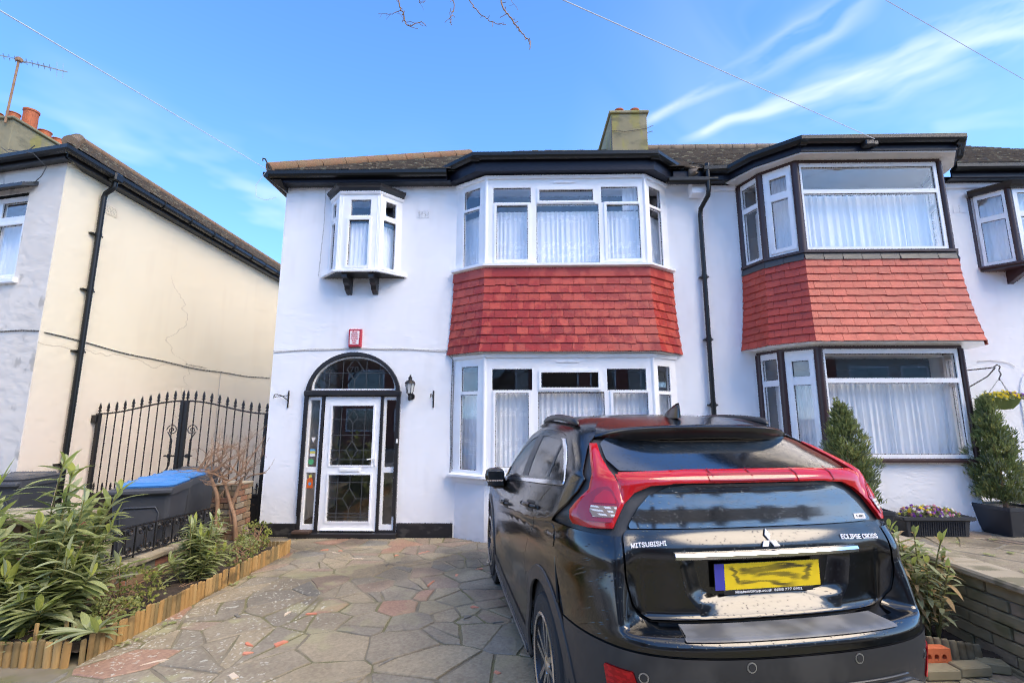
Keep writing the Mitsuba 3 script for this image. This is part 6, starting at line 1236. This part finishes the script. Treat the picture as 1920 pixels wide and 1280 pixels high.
# spoiler
xs_ = np.linspace(-.63, .63, 45); rings = []
for x in xs_:
    e = abs(x) / .635; yt = .60 + .20 * e ** 5; zt = 1.612 - .020 * e ** 2 - .055 * e ** 6; th = .082 * (1 - .5 * e ** 6) + .004
    zr_ = 1.668 - .05 * (abs(x) / .62) ** 2.2
    sec = [(1.12, zr_ + .008), (.95, (zr_ + zt) / 2 + .019), (yt + .06, zt + .009), (yt + .012, zt + .004), (yt, zt - .006), (yt + .004, zt - th * .35), (yt + .016, zt - th * .8), (yt + .04, zt - th), (.86, zt - th - .02 + .01 * e), (.95, zt - th - .02), (1.12, zr_ - .06)]
    rings.append(A([(x, y, z) for y, z in sec]))
n_ = len(rings[0]); V_ = np.vstack(rings); f = []
for i in range(len(rings) - 1):
    for j in range(n_): q = (i * n_ + j, i * n_ + (j + 1) % n_, (i + 1) * n_ + (j + 1) % n_, (i + 1) * n_ + j); f += [(q[0], q[1], q[2]), (q[0], q[2], q[3])]
for b0 in (0, (len(rings) - 1) * n_):
    for j in range(1, n_ - 1): f.append((b0, b0 + j, b0 + j + 1))
cput('spoiler', TM(V_, f), 'm_paint', 32)
# sides
belt = lambda y: 1.368 - .099 * y
GLS = [(2.62, belt(2.62)), (2.46, 1.235), (2.28, 1.36), (2.08, 1.465), (1.88, 1.535), (1.68, 1.566), (1.40, 1.574), (1.12, 1.566), (.99, 1.545), (.86, 1.49), (.74, 1.42), (.63, 1.335), (.62, 1.312), (.66, belt(.66)), (.9, belt(.9)), (1.4, belt(1.4)), (2.0, belt(2.0)), (2.62, belt(2.62))]
gp = poly(GLS)
for left in (True, False):
    lift = lambda p: unary_union([poly(pY(list(q.exterior.coords), left)).difference(unary_union([poly(pY(list(h.coords), left)) for h in q.interiors])) if q.interiors else poly(pY(list(q.exterior.coords), left)) for q in polys(p)])
    panel('window_trim', lift(gp.difference(gp.buffer(-.022)).intersection(sbox(.5, 1.0, 2.7, 1.53).difference(poly([(1.2, 1.36), (3, 1.17), (3, 1.6), (1.15, 1.6)])))), 'm_chrome', off=.006, cell=.03)
    panel('window_frame', lift(gp.buffer(.002).difference(gp.buffer(-.040))), 'm_paint', off=-.002, cell=.03)
    Bp = poly([(1.55, 1.60), (1.72, 1.60), (1.68, 1.10), (1.47, 1.10)]); qb = poly([(.985, 1.60), (1.015, 1.60), (.985, 1.15), (.94, 1.15)])
    g2 = gp.buffer(-.034).difference(Bp)
    for q in polys(g2):
        if q.centroid.x < 1.55:
            for r_ in polys(q.difference(qb)): panel('side_window', lift(rounded(r_, .008)), 'm_car_glass', off=-.006)
        else: panel('side_window', lift(rounded(q, .01)), 'm_car_glass', off=-.006)
    panel('window_post', lift(Bp.intersection(gp.buffer(-.03))), 'm_plastic', off=-.003); panel('window_post', lift(qb.intersection(gp.buffer(-.03))), 'm_plastic', off=-.003)
    body = poly([(.60, .80), (.66, 1.125)] + [(.52, 1.235), (.475, 1.30), (.46, 1.36), (.575, 1.44), (.72, 1.53), (.80, 1.585), (1.3, 1.592), (1.75, 1.588), (2.1, 1.50), (2.45, 1.30), (2.75, 1.10), (3.05, 1.01), (4.1, .93), (4.2, .33), (.5, .33)])
    body = body.difference(gp.buffer(.004)).difference(poly([(.2, .2), (.52, .2), (.545, .80), (.60, .95), (.58, 1.15), (.2, 1.15)])).difference(ARCH(RW, .475)).difference(ARCH(FWY, .475))
    cut1 = LineString([(1.36, .2), (1.36, .62), (1.33, .80), (1.20, .94), (1.06, 1.03), (.93, 1.12), (.95, 1.175), (.86, 1.24), (.78, 1.29), (.76, 1.31)]).buffer(.003); cut2 = LineString([(2.02, .2), (2.0, .82), (1.88, 1.0), (1.78, 1.08), (1.62, 1.22)]).buffer(.003); cut3 = LineString([(2.98, .2), (2.98, .75), (2.75, 1.2)]).buffer(.003); cut4 = LineString([(.9, 1.58), (.82, 1.53), (.8, 1.3)]).buffer(.0005)
    for q in polys(body.difference(unary_union([cut1, cut2, cut3]))):
        cx = q.centroid.x; nm = 'quarter_panel' if cx < 1.1 or (q.bounds[3] > 1.55) else 'rear_door' if cx < 1.75 else 'front_door' if cx < 2.95 else 'front_wing'
        pk = panel(nm, lift(q), 'm_paint', cell=.03)
    for y, z in ((1.05, 1.128), (1.95, .992)):
        hp = poly([(y - .02, z - .03), (y + .20, z - .045), (y + .21, z + .012), (y - .01, z + .034)])
        hk = panel('door_handle_cup', lift(rounded(hp, .02)), 'm_text_black', off=.002, thick=.01)
        a_, n1 = SURF(*[A([c]) for c in (sY(y - .03, z + .006, left), z + .006)], .03); b_, _ = SURF(*[A([c]) for c in (sY(y + .20, z - .016, left), z - .016)], .03); i1, _ = SURF(*[A([c]) for c in (sY(y - .03, z + .006, left), z + .006)], .0); i2, _ = SURF(*[A([c]) for c in (sY(y + .2, z - .016, left), z - .016)], 0.)
        cput('door_handle', tube([i1[0], a_[0], (a_[0] + b_[0]) / 2 + n1[0] * .008, b_[0], i2[0]], [.012, .014, .015, .014, .012], 8), 'm_paint', 50)
    for yc in (RW, FWY): panel('arch_trim', lift(ARCH(yc, .478).difference(ARCH(yc, .405)).difference(sbox(-1, -1, 6, .22)).difference(sbox(-1, -1, .40, .60))), 'm_plastic', off=.010, cell=.03)
    panel('sill_trim', lift(poly([(1.32, .175), (3.06, .175), (3.04, .345), (1.34, .345)])), 'm_plastic', off=.008)
    panel('sill_strip', lift(poly([(1.34, .20), (3.04, .20), (3.02, .245), (1.36, .245)])), 'm_silver', off=.020, thick=.02)
    if left: panel('fuel_flap', lift(rounded(poly([(.64, 1.0), (.80, .985), (.79, 1.10), (.63, 1.115)]), .025)), 'm_paint', off=.0035, thick=.004)
    s = -1 if left else 1
    rr = [(.635 * s, .96, 1.615), (.645 * s, 1.03, 1.640), (.645 * s, 1.2, 1.654), (.635 * s, 1.45, 1.662), (.62 * s, 1.75, 1.652), (.61 * s, 1.92, 1.632), (.605 * s, 2.0, 1.61)]
    cput('roof_rail', tube(CubicSpline(range(7), A(rr))(np.linspace(0, 6, 40)), np.r_[np.linspace(.010, .021, 6), np.full(28, .021), np.linspace(.021, .010, 6)], 8), 'm_plastic', 40)
    mc = A([s * .965, 2.46, 1.135]); u_, v_ = np.meshgrid(np.linspace(0, 2 * math.pi, 25), np.linspace(-math.pi / 2, math.pi / 2, 15)); sp = lambda w, e: np.sign(w) * np.abs(w) ** e
    M = np.stack([mc[0] + .088 * sp(np.cos(v_), .6) * sp(np.cos(u_), .7), mc[1] + .075 * sp(np.cos(v_), .7) * sp(np.sin(u_), .7) + .02 * s * (0), mc[2] + .085 * sp(np.sin(v_), .7)], -1)
    M[..., 0] += s * -.03 * (M[..., 2] < mc[2]) * ((mc[2] - M[..., 2]) / .085); f = []
    for j in range(14):
        for i in range(24): a = j * 25 + i; f += [(a, a + 1, a + 26), (a, a + 26, a + 25)]
    mk = cput('door_mirror', TM(M.reshape(-1, 3), f), 'm_paint', 50)
    cput('mirror_arm', tube([(s * .80, 2.50, 1.08), (s * .90, 2.48, 1.07), (s * .97, 2.46, 1.08)], [.04, .035, .04], 8), 'm_plastic', 40, parent=mk)
    cput('mirror_glass', cb(*sorted((s * .895, s * 1.035)), 2.378, 2.384, 1.07, 1.20, .003), 'm_car_glass', parent=mk); cput('indicator', cb(*sorted((s * .90, s * 1.04)), 2.375, 2.395, 1.112, 1.124, .003), 'm_lens_clear', parent=mk)
# fin aerial
fin = []
for t, w, h in ((0, .004, .0), (.2, .020, .028), (.5, .026, .052), (.78, .022, .072), (.95, .012, .075), (1.0, .006, .02)):
    y = 1.04 - .20 * t; fin.append(A([(w, y, 1.655), (w * .6, y, 1.668 + h * .7), (0, y - .004, 1.672 + h), (-w * .6, y, 1.668 + h * .7), (-w, y, 1.655)]) + A([-.03, 0, 0]))
cput('fin_aerial', loft(fin), 'm_paint', 50)
# wheels
for left in (True, False):
    s = -1 if left else 1
    for yc in (RW, FWY):
        rot = lambda m, ww=0: TM(np.c_[s * (.665 + m.vertices[:, 2]), yc + m.vertices[:, 0], .352 + m.vertices[:, 1]], m.faces)
        k = cput('wheel', rot(lathe([(.20, .0), (.228, .01), (.235, .02), (.235, .19), (.245, .212), (.228, .218), (.222, .19), (.20, .12), (.0, .10)], 40)), 'm_alloy_dark', 40)
        cput('tyre', rot(lathe([(.24, .005), (.28, .0), (.33, .01), (.352, .035), (.352, .185), (.333, .212), (.285, .222), (.246, .214)], 48)), 'm_tyre', 40, parent=k)
        cput('rim_lip', rot(lathe([(.226, .216), (.247, .214), (.247, .222), (.236, .227), (.226, .222)], 40)), 'm_alloy', 40, parent=k)
        for i in range(5):
            a = i * 2 * math.pi / 5 + .3
            for da in (-.17, .17):
                p0, p1 = A([.045 * math.cos(a + da * 2.4), .045 * math.sin(a + da * 2.4)]), A([.232 * math.cos(a + da * 1.12), .232 * math.sin(a + da * 1.12)]); d = nz(p1 - p0); n2 = A([-d[1], d[0]])
                sp_ = hull([(*(p0 + n2 * .012 * e), z) for e in (-1, 1) for z in (.165, .205)] + [(*(p1 + n2 * .015 * e), z) for e in (-1, 1) for z in (.17, .214)])
                cput('spoke', rot(sp_), 'm_alloy', parent=k)
            p0, p1 = .06, .22; ca, sa = math.cos(a), math.sin(a); cput('spoke_web', rot(hull([(p0 * ca - e * .02 * sa, p0 * sa + e * .02 * ca, z) for e in (-1, 1) for z in (.15, .185)] + [(p1 * ca - e * .05 * sa, p1 * sa + e * .05 * ca, z) for e in (-1, 1) for z in (.15, .185)])), 'm_alloy_dark', parent=k)
        cput('hub_cap', rot(lathe([(0, .214), (.025, .213), (.034, .208), (.05, .20), (.055, .16)], 20)), 'm_alloy', 40, parent=k)
# ------------------------------------------------------------------ across the road (seen only as reflections), street tree, wires
def far_house(x0, x1, label, red, bay):
    h = thing('terraced_house', label, 'house', 'houses across the road'); y = -17.0
    put(h, 'wall', bx(x0, x1, y - 8, y, -.1, 5.6), 'm_house_red' if red else 'm_house_pale')
    put(h, 'roof', TM([[x0, y + .4, 5.6], [x1, y + .4, 5.6], [x1, y - 4, 8.8], [x0, y - 4, 8.8], [x0, y - 8.4, 5.6], [x1, y - 8.4, 5.6]], [[0, 1, 2], [0, 2, 3], [3, 2, 5], [3, 5, 4]]), 'm_roof')
    put(h, 'chimney', cb(x0 - .4, x0 + .5, y - 4.6, y - 3.2, 7.6, 10.4, .02), 'm_brick0')
    for z in (.9, 3.5):
        for a, b in ((.12, .50), (.62, .88)):
            k = put(h, 'window', wallY(rect(x0 + (x1 - x0) * a, z, x0 + (x1 - x0) * b, z + 1.5).difference(rect(x0 + (x1 - x0) * a + .08, z + .08, x0 + (x1 - x0) * b - .08, z + 1.42)), y, y + .06), 'm_upvc'); put(k, 'pane', bx(x0 + (x1 - x0) * a + .07, x0 + (x1 - x0) * b - .07, y + .01, y + .02, z + .07, z + 1.43), 'm_car_glass')
for i, (x, lab) in enumerate([(-19, 'pale terraced house across the road, far left'), (-12.5, 'red terraced house across the road, second from the left'), (-6, 'pale terraced house across the road facing the white house'), (.5, 'red terraced house across the road with a tall chimney'), (7, 'pale terraced house across the road, opposite the right-hand white house'), (13.5, 'red terraced house across the road, third from the right'), (20, 'pale terraced house across the road, past the third from the right'), (26.5, 'red terraced house across the road, next to the rightmost'), (33, 'pale terraced house across the road, rightmost')]): far_house(x, x + 6.45, lab, i % 2, 0)
def tree(name, label, x, y, H, seed, lean=0.0):
    t = thing(name, label, 'tree', None); rg = np.random.default_rng(seed); segs = []
    path = [A([x, y, -.1])]
    for i in range(5): path.append(path[-1] + A([rg.normal(0, .08), rg.normal(0, .08), H * .1]))
    put(t, 'trunk', tube(path, np.linspace(.16, .11, 6), 10), 'm_bark_dark', 60)
    for k in range(9): grow(segs, path[3 + k % 3], nz(rg.normal(0, .6, 3) + A([0, lean, .7])), H * rg.uniform(.28, .5), .05, 3, rg, .45, .10)
    put(t, 'branch', [tube(p, r, 5) for p, r, d in segs if d >= 2], 'm_bark_dark', 60); put(t, 'twig', [tube(p, np.maximum(r, .004), 4) for p, r, d in segs if d < 2], 'm_bark_dark', 60, kind='stuff')
    return t
tree('bare_tree', 'leafless tree across the road, seen only in reflections', 11.0, -9.5, 8.0, 5)
tree('bare_tree', 'second leafless tree across the road, seen only in reflections', -9.5, -10.5, 8.5, 9)
st = tree('street_tree', 'leafless street tree whose thin twigs hang into the top of the picture', -1.6, -3.2, 5.5, 15, -.8)
limb = [A([-1.6, -3.2, 3.2]), A([-1.2, -1.6, 4.7]), A([-.9, .4, 5.35]), A([-.7, 2.2, 5.55]), A([-.45, 3.6, 5.62])]
put(st, 'limb', tube(CubicSpline(range(5), A(limb))(np.linspace(0, 4, 30)), np.linspace(.06, .010, 30), 8), 'm_bark_dark', 60)
def pix(px, py, Y): d = FWD + A([math.cos(YAW), math.sin(YAW), 0]) * (px - 960) / F_PX - np.cross([math.cos(YAW), math.sin(YAW), 0], FWD) * (py - 640) / F_PX; return CAM + d * (Y / d[1])
rg = np.random.default_rng(6); tw = []
def hang(pts, Y, r):
    P_ = A([pix(x, y, Y) for x, y in pts]); q = CubicSpline(range(len(P_)), P_)(np.linspace(0, len(P_) - 1, 6 * len(P_))); q += rg.normal(0, .004, q.shape); tw.append(tube(q, np.linspace(r, r * .5, len(q)), 5))
    for k in range(3, len(q), 3):
        b = q[k] + A([rg.normal(0, .035), rg.normal(0, .03), rg.normal(-.01, .03)]); tw.append(tube([q[k], (q[k] + b) / 2 + rg.normal(0, .004, 3), b], [r * .5, r * .4, r * .45], 4))
hang([(925, -60), (942, 10), (955, 32), (972, 55), (988, 72), (994, 92)], 3.6, .008); hang([(735, -60), (748, 8), (757, 30), (764, 48), (782, 44), (797, 50)], 3.4, .006); hang([(752, 18), (735, 26), (708, 26)], 3.4, .003)
hang([(842, -50), (850, 12), (845, 35), (848, 48)], 3.4, .005); hang([(860, -40), (885, 8), (905, 30), (925, 42), (950, 48)], 3.5, .005); hang([(795, -30), (786, 4), (802, -4)], 3.5, .003); hang([(940, 8), (946, -10), (972, 20)], 3.5, .003)
put(st, 'hanging_twig', tw, 'm_bark', 60)
for pts in [((925, -60), 3.6), ((735, -60), 3.4), ((842, -50), 3.4), ((860, -40), 3.5), ((795, -30), 3.5)]:
    e = pix(*pts[0], pts[1]); a = A(limb[3]) + (A(limb[4]) - A(limb[3])) * .6; put(st, 'limb', tube([a, (a + e) / 2 + A([0, 0, .12]), e], [.010, .009, .008], 6), 'm_bark_dark', 60)
for lab, e, mid, s in (('telephone wire running down to the left corner of the white house roof', (-4.13, 7.0, 5.72), (0, 20, 2.6), 1), ('telephone wire running down to the right-hand bay roof', (5.03, 6.2, 5.62), (1055, 0, 3.2), 1), ('telephone wire crossing the sky at the top right', None, None, 0)):
    if s: e = A(e); q = pix(*mid); far = e + (q - e) * 2.6
    else: e = pix(1990, 190, 7.2); q = pix(1660, 0, 4.8); far = e + (q - e) * 3.2
    t = np.linspace(0, 1, 30)[:, None]; P_ = e + (far - e) * t - A([0, 0, 1.0]) * .10 * 4 * t * (1 - t) * 0
    one('telephone_wire', tube(P_, .0045, 6), 'm_wire', lab, 'wire', smooth=40)
hk = thing('wire_hook', 'small curled iron hook holding the wire at the left roof corner', 'hook')
put(hk, 'hook', [tube([(-4.11, 7.02, 5.62), (-4.12, 7.0, 5.80), (-4.17, 6.99, 5.90), (-4.21, 6.99, 5.91), (-4.21, 6.99, 5.87)], .012, 6)], 'm_iron', 50)
put(hk, 'wire_loop', tube([(-4.13, 7.0, 5.70), (-4.29, 7.0, 5.45), (-4.27, 7.0, 5.25), (-4.12, 7.02, 5.20), (-3.98, 7.08, 5.28)], .004, 5), 'm_wire', 60)
